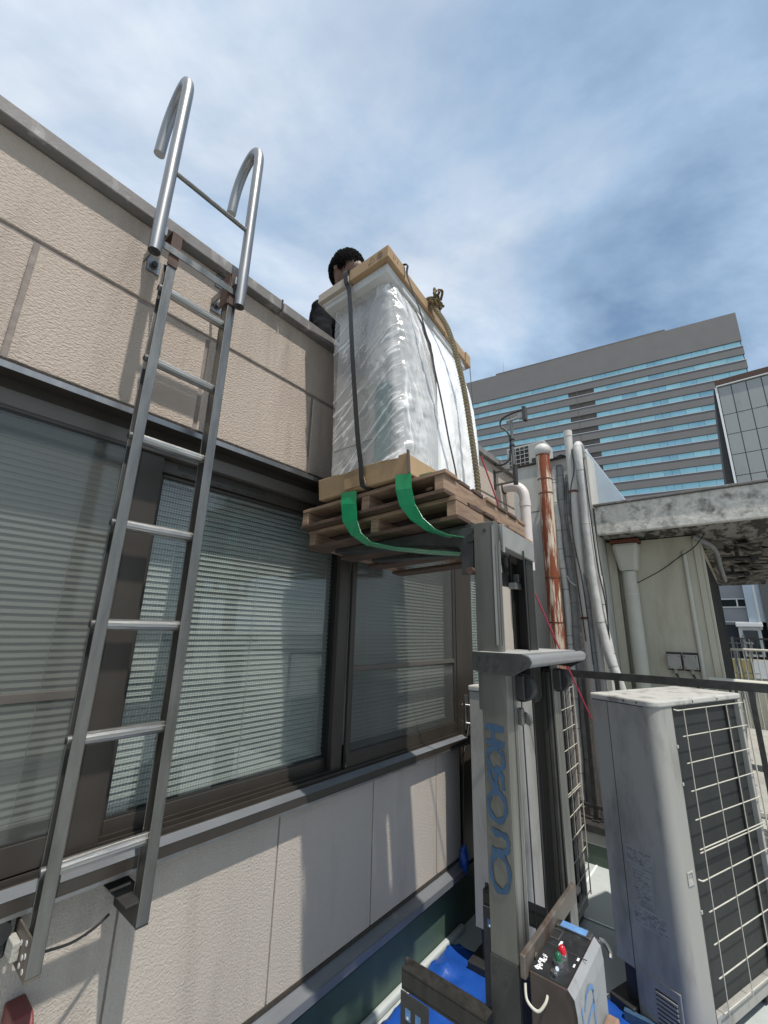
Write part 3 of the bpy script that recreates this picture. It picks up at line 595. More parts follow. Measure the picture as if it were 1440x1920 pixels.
# plastic wrap: a continuous wrinkled skin round the unit
def wrap(name, s0, s1, m, na, nb, seed, flare):
    """s runs along the plan outline: 0 far end of left face, 0.42 near corner, 1.1 far end of front face, then the right end"""
    def plan(s, t):
        xl = 1.262+0.016*t; yn = 0.935+0.075*t+0.055*t**6; rad = 0.05+0.02*math.sin(t*3.1)
        yf = 1.36+0.06*t; xr = 2.03-0.035*t+0.035*math.sin(min(t, 1)*3.0)
        if s < 0.42:
            q = s/0.42; y = yf+(yn+rad-yf)*q; return Vector((xl, y, 0)), Vector((-1, 0, 0))
        if s < 0.50:
            a = (s-0.42)/0.08*math.pi/2; return Vector((xl+rad-rad*math.cos(a), yn+rad-rad*math.sin(a), 0)), Vector((-math.cos(a), -math.sin(a), 0))
        if s < 1.14:
            q = (s-0.50)/0.64; x = xl+rad+(xr-0.06-xl-rad)*q; return Vector((x, yn+0.045*q, 0)), Vector((0, -1, 0))
        if s < 1.24:
            a = (s-1.14)/0.10*math.pi/2; return Vector((xr-0.06+0.06*math.sin(a), yn+0.045+0.06-0.06*math.cos(a), 0)), Vector((math.sin(a), -math.cos(a), 0))
        q = (s-1.24)/0.4; return Vector((xr, yn+0.105+(1.38-yn-0.105)*q, 0)), Vector((1, 0, 0))
    vs = []; fs = []; fold = []
    for j in range(nb+1):
        t = j/nb
        for i in range(na+1):
            s = s0+(s1-s0)*i/na
            p, nn = plan(s, t)
            zb = 2.432-(0.025 if s > 0.62 else 0.0)*min(1, (s-0.62)*5 if s > 0.62 else 0)+0.016*noise.noise(Vector((s*9, seed, 2)))
            zt = 3.398-0.055*max(0, (p.x-1.207)/0.9)
            z = zb+(zt-zb)*t
            # diagonal tension folds running up towards the near corner, vertical gathers and crumple
            if s < 0.46: a = s*math.cos(0.95)-t*0.95*math.sin(0.95); b = s*math.sin(0.95)+t*0.95*math.cos(0.95)
            else: a = s*math.cos(-0.25)-t*0.95*math.sin(-0.25); b = s*math.sin(-0.25)+t*0.95*math.cos(-0.25)
            w1 = (1-abs(noise.noise(Vector((a*13+seed, b*1.6, seed))))*2.2)
            w2 = (1-abs(noise.noise(Vector((a*30+seed*3, b*4.5, seed+4))))*2.2)
            cr = noise.noise(Vector((s*16, t*16, seed+9)))+0.6*noise.noise(Vector((s*34, t*30, seed+2)))
            cluster = max(0.0, noise.noise(Vector((s*4+2, t*3.5, seed+20)))+0.25)
            big = noise.noise(Vector((s*3.2, t*2.4, seed+31)))
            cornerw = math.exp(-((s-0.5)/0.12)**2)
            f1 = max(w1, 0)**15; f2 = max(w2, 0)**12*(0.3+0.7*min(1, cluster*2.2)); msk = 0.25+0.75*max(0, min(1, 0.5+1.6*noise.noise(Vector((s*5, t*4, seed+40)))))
            fold.append(min(1.0, (f1*1.1+f2*0.8)*msk+max(0, cr-0.35)*0.7*min(1, cluster+0.6*cornerw)+0.22*cornerw+0.40*min(1, max(0, (s-0.47)/0.08))))  # folds, plus sunlit whiteness past the near corner put into the film opacity
            d = 0.006+0.0055*max(w1, 0)**7+0.0022*max(w2, 0)**6+0.005*cr*cluster+0.006*cornerw*cr+0.014*big
            if s > 0.6: d += flare*0.05*math.sin(math.pi*min(1, (s-0.6)/0.6))*max(0.0, math.sin(math.pi*(0.15+0.85*t)))**1.2+0.010*math.sin(s*24+t*2+seed+2*noise.noise(Vector((s*3, t*2, 1))))*(1-t)**0.7
            # gathered at the top under the lid
            d *= 0.2+0.8*min(1.0, (1-t)*6)
            if m == 'wrap_milky': d = 0.75*d+0.004
            q = p+nn*max(d, 0.001)
            vs.append((q.x, q.y, z))
    n1 = na+1
    fs = [(j*n1+i, j*n1+i+1, (j+1)*n1+i+1, (j+1)*n1+i) for j in range(nb) for i in range(na)]
    o = MB().add(vs, fs).build(name, m, PK, smooth=False, recalc=False)
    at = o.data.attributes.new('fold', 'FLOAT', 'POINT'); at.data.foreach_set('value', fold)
    return o
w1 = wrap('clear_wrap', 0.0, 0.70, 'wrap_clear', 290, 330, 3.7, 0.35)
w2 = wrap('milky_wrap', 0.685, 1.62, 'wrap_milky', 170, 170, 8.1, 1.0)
for w in (w1, w2): w.data.polygons.foreach_set('use_smooth', [True]*len(w.data.polygons))

def ribbon(pts, wdir, w, n=6, th=0.0):
    P = spline(pts, n) if n > 1 else [Vector(p) for p in pts]; vs = []; fs = []
    for i, p in enumerate(P):
        wd = wdir(i/(len(P)-1)) if callable(wdir) else Vector(wdir)
        wd = wd.normalized()*w/2; vs += [p-wd, p+wd]
    for i in range(len(P)-1): fs.append((2*i, 2*i+1, 2*i+3, 2*i+2))
    return MB().add(vs, fs)
def solid(o, t):
    md = o.modifiers.new('solid', 'SOLIDIFY'); md.thickness = t; md.offset = 0; return o
s1 = solid(ribbon([(1.30, 1.275, 3.503), (1.197, 1.273, 3.501), (1.196, 1.272, 3.43), (1.215, 1.262, 3.36), (1.232, 1.235, 3.0), (1.235, 1.185, 2.60), (1.243, 1.165, 2.45), (1.249, 1.158, 2.36), (1.262, 1.15, 2.339), (1.34, 1.13, 2.334)], (0, 1, 0.0), 0.026, 5).build('packing_strap', 'strap_black', PK, recalc=False), 0.002)
s2 = solid(ribbon([(1.335, 1.12, 3.497), (1.348, 1.010, 3.494), (1.352, 1.006, 3.42), (1.395, 0.955, 3.2), (1.475, 0.915, 2.85), (1.545, 0.905, 2.6), (1.60, 0.90, 2.43), (1.612, 0.905, 2.30)], (1, 0, 0), 0.013, 6).build('packing_strap', 'strap_black', PK, recalc=False), 0.002)
# twisted rope with its knot
cen = spline([(1.60, 1.12, 3.482), (1.603, 1.035, 3.487), (1.608, 1.018, 3.43), (1.635, 0.945, 3.25), (1.685, 0.90, 2.95), (1.735, 0.885, 2.65), (1.775, 0.885, 2.45), (1.79, 0.89, 2.32)], 44)
rp = MB(); ac = 0.0; prev = cen[0]
strands = [[], [], []]
for p in cen:
    ac += (p-prev).length; prev = p
    for k in range(3):
        t = ac*125+k*2*math.pi/3
        strands[k].append(p+Vector((math.cos(t)*0.0074, math.sin(t)*0.0074, 0)))
fine = []
for k in range(3): rp.tube(strands[k], 0.0078, 7)
rp.build('rope', 'rope', PK, smooth=True)
kn = MB()
random.seed(11)
for k in range(16):
    c = Vector((1.612+random.uniform(-0.03, 0.03), 1.005+random.uniform(-0.02, 0.02), 3.475+random.uniform(-0.055, 0.045)))
    d = Vector((random.uniform(-1, 1), random.uniform(-0.4, 0.4), random.uniform(-1, 1))).normalized()*0.026; q = Vector((random.uniform(-1, 1), random.uniform(-1, 1), random.uniform(-1, 1)))*0.02
    kn.tube(spline([c-d, c+q, c+d], 5), 0.0072, 7)
kn.build('rope_knot', 'rope_dark', PK, smooth=True)
MB().tube(spline([(2.04, 1.04, 3.30), (2.03, 1.02, 2.95), (2.02, 1.0, 2.62), (2.02, 0.995, 2.33)], 6), 0.0022, 6).build('thin_cord', 'strap_black', PK)
# red cord from the package down to the outdoor unit
MB().tube(spline([(2.10, 1.02, 2.74), (2.30, 0.94, 2.25), (2.48, 0.85, 1.85), (2.65, 0.785, 1.53), (2.785, 0.738, 1.30)], 8), 0.0045, 8).build('red_cord', 'red_cord', None, smooth=True, label='thin red cord stretched from the package to the outdoor unit', cat='cord')

# ------------------------------------------------------------------ two stacked pallets
def pallet(x0, x1, y0, y1, zt, h, tx, ty, label, m_str, m_brd, seed):
    c = Vector((x0, y0, zt))
    X = Matrix.Translation(c) @ Matrix.Rotation(tx, 4, 'X') @ Matrix.Rotation(ty, 4, 'Y') @ Matrix.Translation(-c)
    t = thing('wooden_pallet', label, 'pallet', ((x0+x1)/2, (y0+y1)/2, zt-h), 'pallets under the wrapped package')
    rnd = random.Random(seed); tb = 0.016; Lx = x1-x0; Ly = y1-y0
    for k, y in enumerate((y0, y0+Ly/2-0.03, y1-0.045)):
        MB(X).box(x0+0.004, x1-0.004, y+0.003, y+0.045, zt-h+tb+0.0005, zt-tb-0.0005).build('stringer', m_str, t, 0.003)
    n = 7
    for k in range(n):
        a = x0+(Lx-0.088)*k/(n-1); j = rnd.uniform(-0.006, 0.006)
        MB(X).box(a, a+0.088, y0-0.004+j, y1+j, zt-tb, zt).build('deck_board', m_brd if k % 3 else m_str, t, 0.002)
    for k in range(4):
        a = x0+(Lx-0.092)*k/3; j = rnd.uniform(-0.006, 0.006)
        MB(X).box(a, a+0.092, y0-0.004+j, y1+j, zt-h, zt-h+tb).build('bottom_board', m_brd, t, 0.002)
    return t
pallet(1.282, 2.062, 0.775, 1.575, 2.345, 0.094, R(-2.6), R(3.6), 'upper weathered wooden pallet directly beneath the cardboard tray', 'wood', 'wood_old', 1)
pallet(1.318, 2.062, 0.745, 1.555, 2.246, 0.092, R(-2.6), R(3.6), 'lower weathered wooden pallet resting on the lift forks', 'wood', 'wood_old', 2)
# green tape hanging round the pallets
def tape(name, pts, wd, w, label, parent=None):
    o = ribbon(pts, wd, w, 1).build(name, 'green_tape', parent, recalc=False, label=label, cat='tape' if label else None, group='green tape around the pallets' if label else None)
    return solid(o, 0.0012)
ta = tape('green_tape', [(1.262, 1.245, 2.338), (1.258, 1.240, 2.28), (1.262, 1.232, 2.205), (1.270, 1.200, 2.145), (1.292, 1.145, 2.100), (1.345, 1.05, 2.078), (1.42, 0.93, 2.064), (1.49, 0.83, 2.058)],
     lambda t: Vector((0, 1, 0.10)).lerp(Vector((0.85, 0.55, 0.0)), min(1, max(0, t-0.25)*1.9)), 0.092, 'slack green tape strip nearer the wall, looped under both pallets')
tb_ = tape('green_tape', [(1.256, 0.945, 2.352), (1.256, 0.942, 2.29), (1.262, 0.928, 2.225), (1.272, 0.89, 2.165), (1.292, 0.84, 2.120), (1.325, 0.795, 2.100), (1.375, 0.75, 2.092)],
     lambda t: Vector((0, 1, 0.10)).lerp(Vector((0.8, 0.5, 0.08)), min(1, max(0, t-0.3)*1.7)), 0.078, 'slack green tape strip nearer the lift mast, looped under both pallets')
tape('tape_tail', [(1.30, 0.87, 2.352), (1.42, 0.86, 2.342), (1.55, 0.86, 2.335)], (0, 1, 0), 0.06, None, tb_)

# ------------------------------------------------------------------ mast lift
LF = thing('mast_lift', 'grey steel forklift mast carrying the pallets, with a control box', 'lift', (1.55, 0.62, 0))
def channel(name, x0, x1, y0, y1, z0, z1, m, flip):
    mb = MB(); t = 0.008
    if flip: mb.box(x0, x0+t, y0, y1, z0, z1); mb.box(x0+t, x1, y0, y0+t, z0, z1); mb.box(x0+t, x1, y1-t, y1, z0, z1)
    else: mb.box(x1-t, x1, y0, y1, z0, z1); mb.box(x0, x1-t, y0, y0+t, z0, z1); mb.box(x0, x1-t, y1-t, y1, z0, z1)
    return mb.build(name, m, LF, 0.002)
oc = channel('outer_column', 1.300, 1.375, 0.583, 0.660, 0.03, 1.645, 'mast', True)
oc2 = channel('outer_column', 1.722, 1.795, 0.583, 0.660, 0.03, 1.645, 'mast', False)
bx('column_edge', 'mast_bright', oc, 1.3755, 1.379, 0.5815, 0.592, 0.05, 1.64)
bx('column_plate', 'steel_dark', oc, 1.2965, 1.2995, 0.581, 0.662, 0.05, 0.925, 0.001)
for y, z in ((0.645, 0.902), (0.615, 0.888)): MB().tube([(1.2945, y, z), (1.2975, y, z)], 0.006, 10).build('bolt', 'steel_dark', oc)
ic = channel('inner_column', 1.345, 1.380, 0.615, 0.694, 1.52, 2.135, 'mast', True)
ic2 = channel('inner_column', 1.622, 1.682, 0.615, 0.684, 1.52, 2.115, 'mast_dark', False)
bx('worn_edge', 'mast_bright', ic, 1.3805, 1.386, 0.6135, 0.620, 1.53, 2.07)
bx('back_web', 'mast_dark', ic, 1.3865, 1.418, 0.672, 0.680, 1.53, 2.07)
bx('worn_edge', 'mast', ic2, 1.6825, 1.690, 0.6135, 0.64, 1.53, 2.05)
MB().hexa([(1.392, 0.606, 2.052), (1.692, 0.606, 2.035), (1.692, 0.640, 2.035), (1.392, 0.640, 2.052)], [(1.384, 0.606, 2.130), (1.692, 0.606, 2.112), (1.692, 0.640, 2.112), (1.384, 0.640, 2.130)]).build('top_crossbar', 'mast_bright', LF, 0.003)
bx('weld_plate', 'mast_bright', LF, 1.386, 1.400, 0.602, 0.6055, 2.03, 2.131)
MB().tube([(1.3435, 0.652, 2.105), (1.3455, 0.652, 2.105)], 0.007, 10).build('bolt', 'steel_dark', ic)
bx('lower_crossbar', 'mast_dark', LF, 1.376, 1.7215, 0.640, 0.660, 0.30, 0.40, 0.003)
bx('front_face', 'mast_worn', oc, 1.3005, 1.3753, 0.5812, 0.5828, 0.93, 1.635)
bx('front_face', 'mast_worn', oc2, 1.7225, 1.7945, 0.5812, 0.5828, 0.40, 1.635)
bx('face_groove', 'seam_dark', oc, 1.352, 1.3555, 0.5803, 0.5811, 0.93, 1.63)
bx('inner_web', 'mast_dark', oc2, 1.7195, 1.7218, 0.585, 0.658, 0.40, 1.63)
for yy in (0.596, 0.622, 0.641): bx('rail_groove', 'seam_dark', oc2, 1.7185, 1.7193, yy, yy+0.006, 0.40, 1.63)
bx('rail_ridge', 'mast_worn', oc2, 1.7165, 1.7193, 0.609, 0.613, 0.40, 1.63)
bx('front_face', 'mast_worn', ic, 1.346, 1.3800, 0.6118, 0.6148, 1.53, 2.05)
bx('face_groove', 'seam_dark', ic, 1.358, 1.361, 0.6108, 0.6117, 1.72, 2.05)
bx('side_strip', 'mast_bright', ic, 1.3435, 1.3448, 0.617, 0.624, 1.72, 2.12)
bx('side_groove', 'seam_dark', ic, 1.3437, 1.3448, 0.6245, 0.6275, 1.72, 2.12)
# dark guide strips and chain inside the mast
bx('guide_strip', 'steel_dark', LF, 1.700, 1.7160, 0.590, 0.600, 0.9, 1.62)
bx('guide_strip', 'mast_dark', LF, 1.690, 1.712, 0.602, 0.612, 0.6, 1.62)
MB().tube([(1.560, 0.600, 0.90), (1.560, 0.600, 2.06)], 0.0035, 8).build('lifting_cable', 'cable', LF)
MB().tube([(1.470, 0.596, 0.70), (1.452, 0.596, 1.55)], 0.0022, 8).build('lifting_cable', 'cable', LF)
MB().tube([(1.405, 0.596, 0.70), (1.400, 0.596, 1.55)], 0.0022, 8).build('lifting_cable', 'cable', LF)
# carriage and forks
cp = MB(); cp.prism([(0.700, 2.125), (0.798, 2.125), (0.785, 2.08), (0.752, 2.045), (0.748, 1.955), (0.702, 1.955)], 'x', 1.352, 1.362); carr = cp.build('carriage_plate', 'steel_dark', LF, 0.002)
cp = MB(); cp.prism([(0.700, 2.115), (0.798, 2.115), (0.785, 2.07), (0.752, 2.035), (0.748, 1.945), (0.702, 1.945)], 'x', 1.70, 1.71); cp.build('carriage_plate', 'steel_dark', LF, 0.002)
bx('carriage_crossbar', 'steel_dark', LF, 1.363, 1.699, 0.705, 0.735, 2.06, 2.115, 0.003)
bx('carriage_crossbar', 'steel_dark', LF, 1.363, 1.699, 0.690, 0.704, 1.935, 1.985, 0.003)
g = MB(); g.prism([(1.432, 2.05), (1.475, 2.03), (1.482, 1.97), (1.455, 1.945), (1.470, 1.93), (1.515, 1.945), (1.525, 2.0), (1.50, 2.055)], 'y', 0.688, 0.700); g.build('carriage_gusset', 'steel_dark', LF, 0.002); g = MB(); g.prism([(1.60, 2.05), (1.66, 2.045), (1.66, 1.99), (1.61, 2.015)], 'y', 0.688, 0.700); g.build('carriage_gusset', 'steel_dark', LF, 0.002)
bx('stop_block', 'mast_bright', LF, 1.610, 1.665, 0.655, 0.688, 1.925, 1.95, 0.003)
bx('stop_block', 'mast', LF, 1.640, 1.664, 0.655, 0.688, 1.9505, 1.985, 0.003)
MB().tube([(1.326, 0.704, 1.965), (1.351, 0.704, 1.965)], 0.013, 14).build('roller_bolt', 'rust_brown', LF)
MB().tube([(1.345, 0.708, 2.085), (1.3515, 0.708, 2.085)], 0.016, 14).build('guide_roller', 'rubber', LF)
for x in (1.375, 1.640):
    k = MB(); k.prism([(0.715, 2.118), (0.715, 2.165-0.02), (1.40, 2.118), (1.43, 2.110), (1.43, 2.098), (1.0, 2.088), (0.76, 2.075)], 'x', x, x+0.07)
    k.build('fork', 'steel_dark', LF, 0.003)
bx('fork_spreader', 'steel_dark', LF, 1.446, 1.639, 0.90, 0.96, 2.085, 2.115, 0.003)
# head bracket with push roller and pulleys
for x in (1.284, 1.868):
    MB().prism([(0.682, 1.700), (0.682, 1.643), (0.553, 1.634), (0.497, 1.664), (0.490, 1.678), (0.497, 1.692), (0.52, 1.700)], 'x', x, x+0.008).build('head_plate', 'steel_plate', LF, 0.002)
for y, z in ((0.655, 1.683), (0.60, 1.668), (0.512, 1.679), (0.63, 1.66), (0.625, 1.688)): MB().tube([(1.281, y, z), (1.2842, y, z)], 0.0055 if y != 0.60 else 0.009, 10).build('bolt', 'steel_dark', LF)
bx('head_cover', 'cover_plate', LF, 1.2925, 1.8675, 0.535, 0.68, 1.6945, 1.6995, 0.001)
MB().tube([(1.2925, 0.512, 1.679), (1.8675, 0.512, 1.679)], 0.0185, 20).build('push_roller', 'roller', LF, smooth=True)
bx('head_lip', 'mast_bright', LF, 1.2925, 1.8675, 0.532, 0.5345, 1.655, 1.6992)
for x in (1.392, 1.745):
    wh = MB().tube([(x, 0.572, 1.592), (x+0.036, 0.572, 1.592)], 0.041, 28).build('pulley', 'rubber', LF, 0.004)
    MB().tube([(x-0.004, 0.572, 1.592), (x+0.04, 0.572, 1.592)], 0.012, 14).build('pulley_axle', 'steel_dark', wh)
    bx('pulley_bracket', 'steel_dark', LF, x-0.0165, x-0.005, 0.555, 0.584, 1.56, 1.63, 0.002)
bx('latch', 'mast', LF, 1.381, 1.400, 0.566, 0.584, 1.485, 1.535, 0.004)
MB().prism([(0.575, 1.525), (0.553, 1.515), (0.545, 1.495), (0.553, 1.482), (0.570, 1.49)], 'x', 1.402, 1.412).build('latch', 'alu_worn', LF, 0.002)
# hand-painted name down the column: H O S O N O, turned a quarter
Y0, Y1 = 0.592, 0.655
pa = lambda a, b, h: (1.2998-h, Y1+(Y0-Y1)*a, b)     # a: 0 left..1 right in the picture, b: height
T = []
T += [[(0.05, 1.478), (0.5, 1.477), (0.98, 1.474)], [(0.08, 1.424), (0.5, 1.424), (0.98, 1.419)], [(0.42, 1.476), (0.43, 1.45), (0.42, 1.425)]]
T += [[(a, b) for a, b in ring(0.52, 1.366, 0.40, 0.040, 60, 410, 26)]]
T += [spline([(0.14, 1.325, 0), (0.30, 1.288, 0), (0.55, 1.262, 0), (0.50, 1.30, 0), (0.55, 1.333, 0), (0.80, 1.31, 0), (0.86, 1.265, 0)], 5)]
T += [ring(0.50, 1.208, 0.42, 0.048, 20, 385, 28)]
T += [spline([(0.22, 1.132, 0), (0.35, 1.120, 0), (0.80, 1.118, 0), (0.95, 1.098, 0), (0.90, 1.074, 0), (0.6, 1.062, 0), (0.15, 1.064, 0)], 5)]
T += [ring(0.52, 0.998, 0.43, 0.056, 0, 365, 30)]
wb = MB(); NS = [0]
def pstroke(path, w):
    P = [Vector((Y1+(Y0-Y1)*p[0], 1.485-(1.478-p[1])*0.764)) for p in path]; vs = []; fs = []
    for i, p in enumerate(P):
        t = (P[min(i+1, len(P)-1)]-P[max(i-1, 0)]).normalized(); nn = Vector((-t.y, t.x)); ww = w*(0.6+0.5*abs(nn.y))*(0.9+0.25*math.sin(i*1.3))
        for sg in (-1, 1): q = p+nn*ww*0.5*sg; vs.append((1.2992-0.00030*NS[0]-0.000015*i, min(max(q.x, 0.5835), 0.6595), q.y))
    for i in range(len(P)-1): fs.append((2*i, 2*i+1, 2*i+3, 2*i+2))
    NS[0] += 1; wb.add(vs, fs)
for p in T: pstroke(p, 0.0155)
wb.build('painted_name', 'paint_blue', oc, recalc=False)
# bar across the mast and control box
bx('cross_bar', 'bar_steel', LF, 1.262, 1.695, 0.548, 0.563, 0.928, 0.977, 0.003)
MB().tube([(1.696, 0.555, 0.945), (1.735, 0.555, 0.945)], 0.009, 10).build('bar_bolt', 'steel_dark', LF)
MB().tube([(1.328, 0.5465, 0.95), (1.328, 0.543, 0.95)], 0.008, 10).build('rivet', 'bar_steel', LF)
CB = MB().prism([(0.545, 0.945), (0.452, 0.945), (0.438, 0.930), (0.434, 0.90), (0.434, 0.35), (0.545, 0.35)], 'x', 1.277, 1.513).build('control_box', 'box_brown', LF, 0.003)
MB().prism([(0.4515, 0.9455), (0.4375, 0.9312), (0.4330, 0.902), (0.4330, 0.36), (0.4318, 0.36), (0.4318, 0.9025), (0.4365, 0.9325), (0.4512, 0.9472)], 'x', 1.275, 1.515).build('box_cover', 'white_paint_worn', CB)
bx('control_panel', 'black_plate', CB, 1.279, 1.485, 0.4535, 0.543, 0.9455, 0.949)
bx('panel_rim', 'alu_worn', CB, 1.4865, 1.518, 0.4535, 0.547, 0.9455, 0.953, 0.002)
bx('paint_patch', 'paint_blue_light', CB, 1.4875, 1.517, 0.466, 0.535, 0.9531, 0.9539)
bx('panel_split', 'seam_dark', CB, 1.398, 1.401, 0.440, 0.5425, 0.9492, 0.9502)
sl_ = MB(); sl_.box(1.425, 1.47, 0.519, 0.5215, 0.9492, 0.9525); sl_.box(1.425, 1.4275, 0.5215, 0.543, 0.9492, 0.9525); sl_.box(1.4675, 1.47, 0.5215, 0.543, 0.9492, 0.9525)
sl_.build('cable_slot', 'alu', CB)
bx('slot_hole', 'gasket', CB, 1.4276, 1.4674, 0.5216, 0.543, 0.9492, 0.9497)
for (x, y, m) in ((1.335, 0.490, 'green_knob'), (1.367, 0.4905, 'red_knob')):
    kb_ = MB().tube([(x, y, 0.9495), (x, y, 0.962)], 0.0125, 20).build('knob_collar', 'chrome', CB, smooth=True)
    MB().ellip((x, y, 0.964), 0.0102, 0.0102, 0.014, 18, 10).build('push_button', m, kb_, smooth=True)
MB().tube([(1.300, 0.4885, 0.9495), (1.300, 0.4885, 0.955)], 0.009, 14).build('switch_base', 'chrome', CB)
MB().tube([(1.300, 0.4885, 0.955), (1.284, 0.476, 0.972)], [0.003, 0.0045], 8).build('toggle', 'chrome', CB, smooth=True)
pw = MB()
random.seed(5)
for k in range(22):
    x = 1.287+0.062*k/22; y = 0.5285+random.uniform(-0.005, 0.005)
    pw.box(x, x+random.uniform(0.003, 0.006), y-random.uniform(0.002, 0.006), y+0.003, 0.9492, 0.9497)
pw.box(1.408, 1.430, 0.5085, 0.5145, 0.9492, 0.9497); pw.box(1.383, 1.395, 0.456, 0.461, 0.9492, 0.9497); pw.box(1.353, 1.366, 0.458, 0.462, 0.9492, 0.9497)
pw.build('panel_lettering', 'print_white', CB, kind='stuff')
fx = MB(); fp = lambda a, b, h: (a, 0.4316-h, b)
strokes(fx, [[(1.305, 0.905), (1.312, 0.86), (1.318, 0.80)], [(1.40, 0.895), (1.402, 0.85), (1.404, 0.79)], [(1.316, 0.845), (1.36, 0.862), (1.402, 0.872)], ring(1.365, 0.890, 0.035, 0.022, 0, 190, 14)], 0.009, fp, 0.0006)
fx.build('painted_mark', 'paint_blue_light', CB, recalc=False)
bx('clasp', 'alu_worn', CB, 1.5185, 1.530, 0.438, 0.46, 0.905, 0.94, 0.003)
MB().tube(spline([(1.533, 0.445, 0.935), (1.541, 0.432, 0.93), (1.538, 0.42, 0.915), (1.53, 0.418, 0.905)], 5), 0.006, 8).build('clasp_hook', 'alu_worn', CB, smooth=True)
MB().tube(spline([(1.268, 0.553, 0.92), (1.256, 0.545, 0.895), (1.256, 0.52, 0.885), (1.268, 0.505, 0.90), (1.279, 0.502, 0.912)], 6), 0.0032, 8).build('power_lead', 'pipe_cream', LF, smooth=True)
bx('wood_block', 'wood', LF, 1.41, 1.50, 0.40, 0.430, 0.72, 0.80, 0.006)
# straddle leg with its perforated end plate and feet
def leg(x):
    m = MB(); m.box(x, x+0.045, 0.66, 0.932, 0.795, 0.802); m.box(x, x+0.006, 0.66, 0.932, 0.757, 0.7945); m.box(x, x+0.045, 0.66, 0.932, 0.750, 0.7565)
    o = m.build('straddle_leg', 'mast_dark', LF, 0.0015)
    p = MB(); p.box(x-0.004, x, 0.835, 0.932, 0.02, 0.7495); p.build('leg_plate', 'steel_dark', o, 0.0015)
    for y in (0.905, 0.870): bx('leg_slot', 'paint_blue_light', o, x-0.0046, x-0.0041, y-0.009, y+0.009, 0.690, 0.716)
    MB().tube([(x-0.007, 0.904, 0.698), (x-0.0047, 0.904, 0.698)], 0.004, 8).build('leg_bolt', 'chrome', o)
    MB().tube([(x+0.02, 0.925, 0.803), (x+0.02, 0.925, 0.815)], 0.007, 8).build('leg_bolt', 'steel_dark', o)
    bx('leg_foot', 'rubber', o, x-0.01, x+0.05, 0.83, 0.94, 0.012, 0.03, 0.003)
leg(1.262); leg(1.785)
bx('base_plate', 'steel_dark', LF, 1.29, 1.81, 0.40, 0.68, 0.012, 0.03, 0.003)
# ------------------------------------------------------------------ blue tarpaulin on the deck
def tarp():
    nx, ny = 90, 70; vs = []; fs = []; x0, x1, y0, y1 = 1.05, 3.55, 0.10, 1.575
    for j in range(ny+1):
        for i in range(nx+1):
            u = i/nx; v = j/ny
            x = x0+(x1-x0)*u; y = y0+(y1-y0)*v
            x += 0.05*noise.noise(Vector((v*3, u*1.5, 1.0))); y += 0.05*noise.noise(Vector((u*4, v*2, 5.0)))
            if v > 0.9 and u > 0.62: y -= 0.10*(u-0.62)*(v-0.9)*10
            x = min(x, 2.86-0.24*min(1, max(0, (y-0.62)/0.75))+0.06*noise.noise(Vector((v*6, 0, 3)))+0.02*noise.noise(Vector((v*19, 2, 3))))
            h = 0.008+0.030*abs(noise.noise(Vector((x*5, y*4, 0))))+0.016*(1-abs(noise.noise(Vector((x*9, y*7, 7))))*2)**4
            h += 0.05*max(0, 1-abs((y-1.50)/0.07))*max(0, 1-abs((x-2.42)/0.10))
            vs.append((x, min(y, 1.578), h))
    n1 = nx+1
    fs = [(j*n1+i, j*n1+i+1, (j+1)*n1+i+1, (j+1)*n1+i) for j in range(ny) for i in range(nx)]
    o = MB().add(vs, fs).build('tarpaulin', 'tarp', None, recalc=False, label='crumpled bright blue tarpaulin spread on the deck under the lift', cat='tarpaulin')
    o.data.polygons.foreach_set('use_smooth', [True]*len(o.data.polygons))
    solid(o, 0.002)
    for x, y in ((2.80, 0.80), (2.30, 1.50)):
        g = MB(); g.tube([(x+0.014*math.cos(a*math.pi/6), y+0.014*math.sin(a*math.pi/6), 0.045) for a in range(13)], 0.004, 8); g.build('grommet', 'alu', o, smooth=True)
tarp()
bl = MB().ellip((2.745, 1.555, 0.40), 0.024, 0.03, 0.075, 22, 16, lambda d: 1+0.25*noise.noise(d*3.1)+0.12*noise.noise(d*8)).build('tarp_bundle', 'tarp', None, smooth=True, label='small blue tarp bundle hanging behind the lift mast beside the door', cat='bundle')
MB().tube([(2.745, 1.555, 0.47), (2.83, 1.59, 0.95), (2.94, 1.60, 1.13)], 0.004, 6).build('tie_string', 'cable', bl)

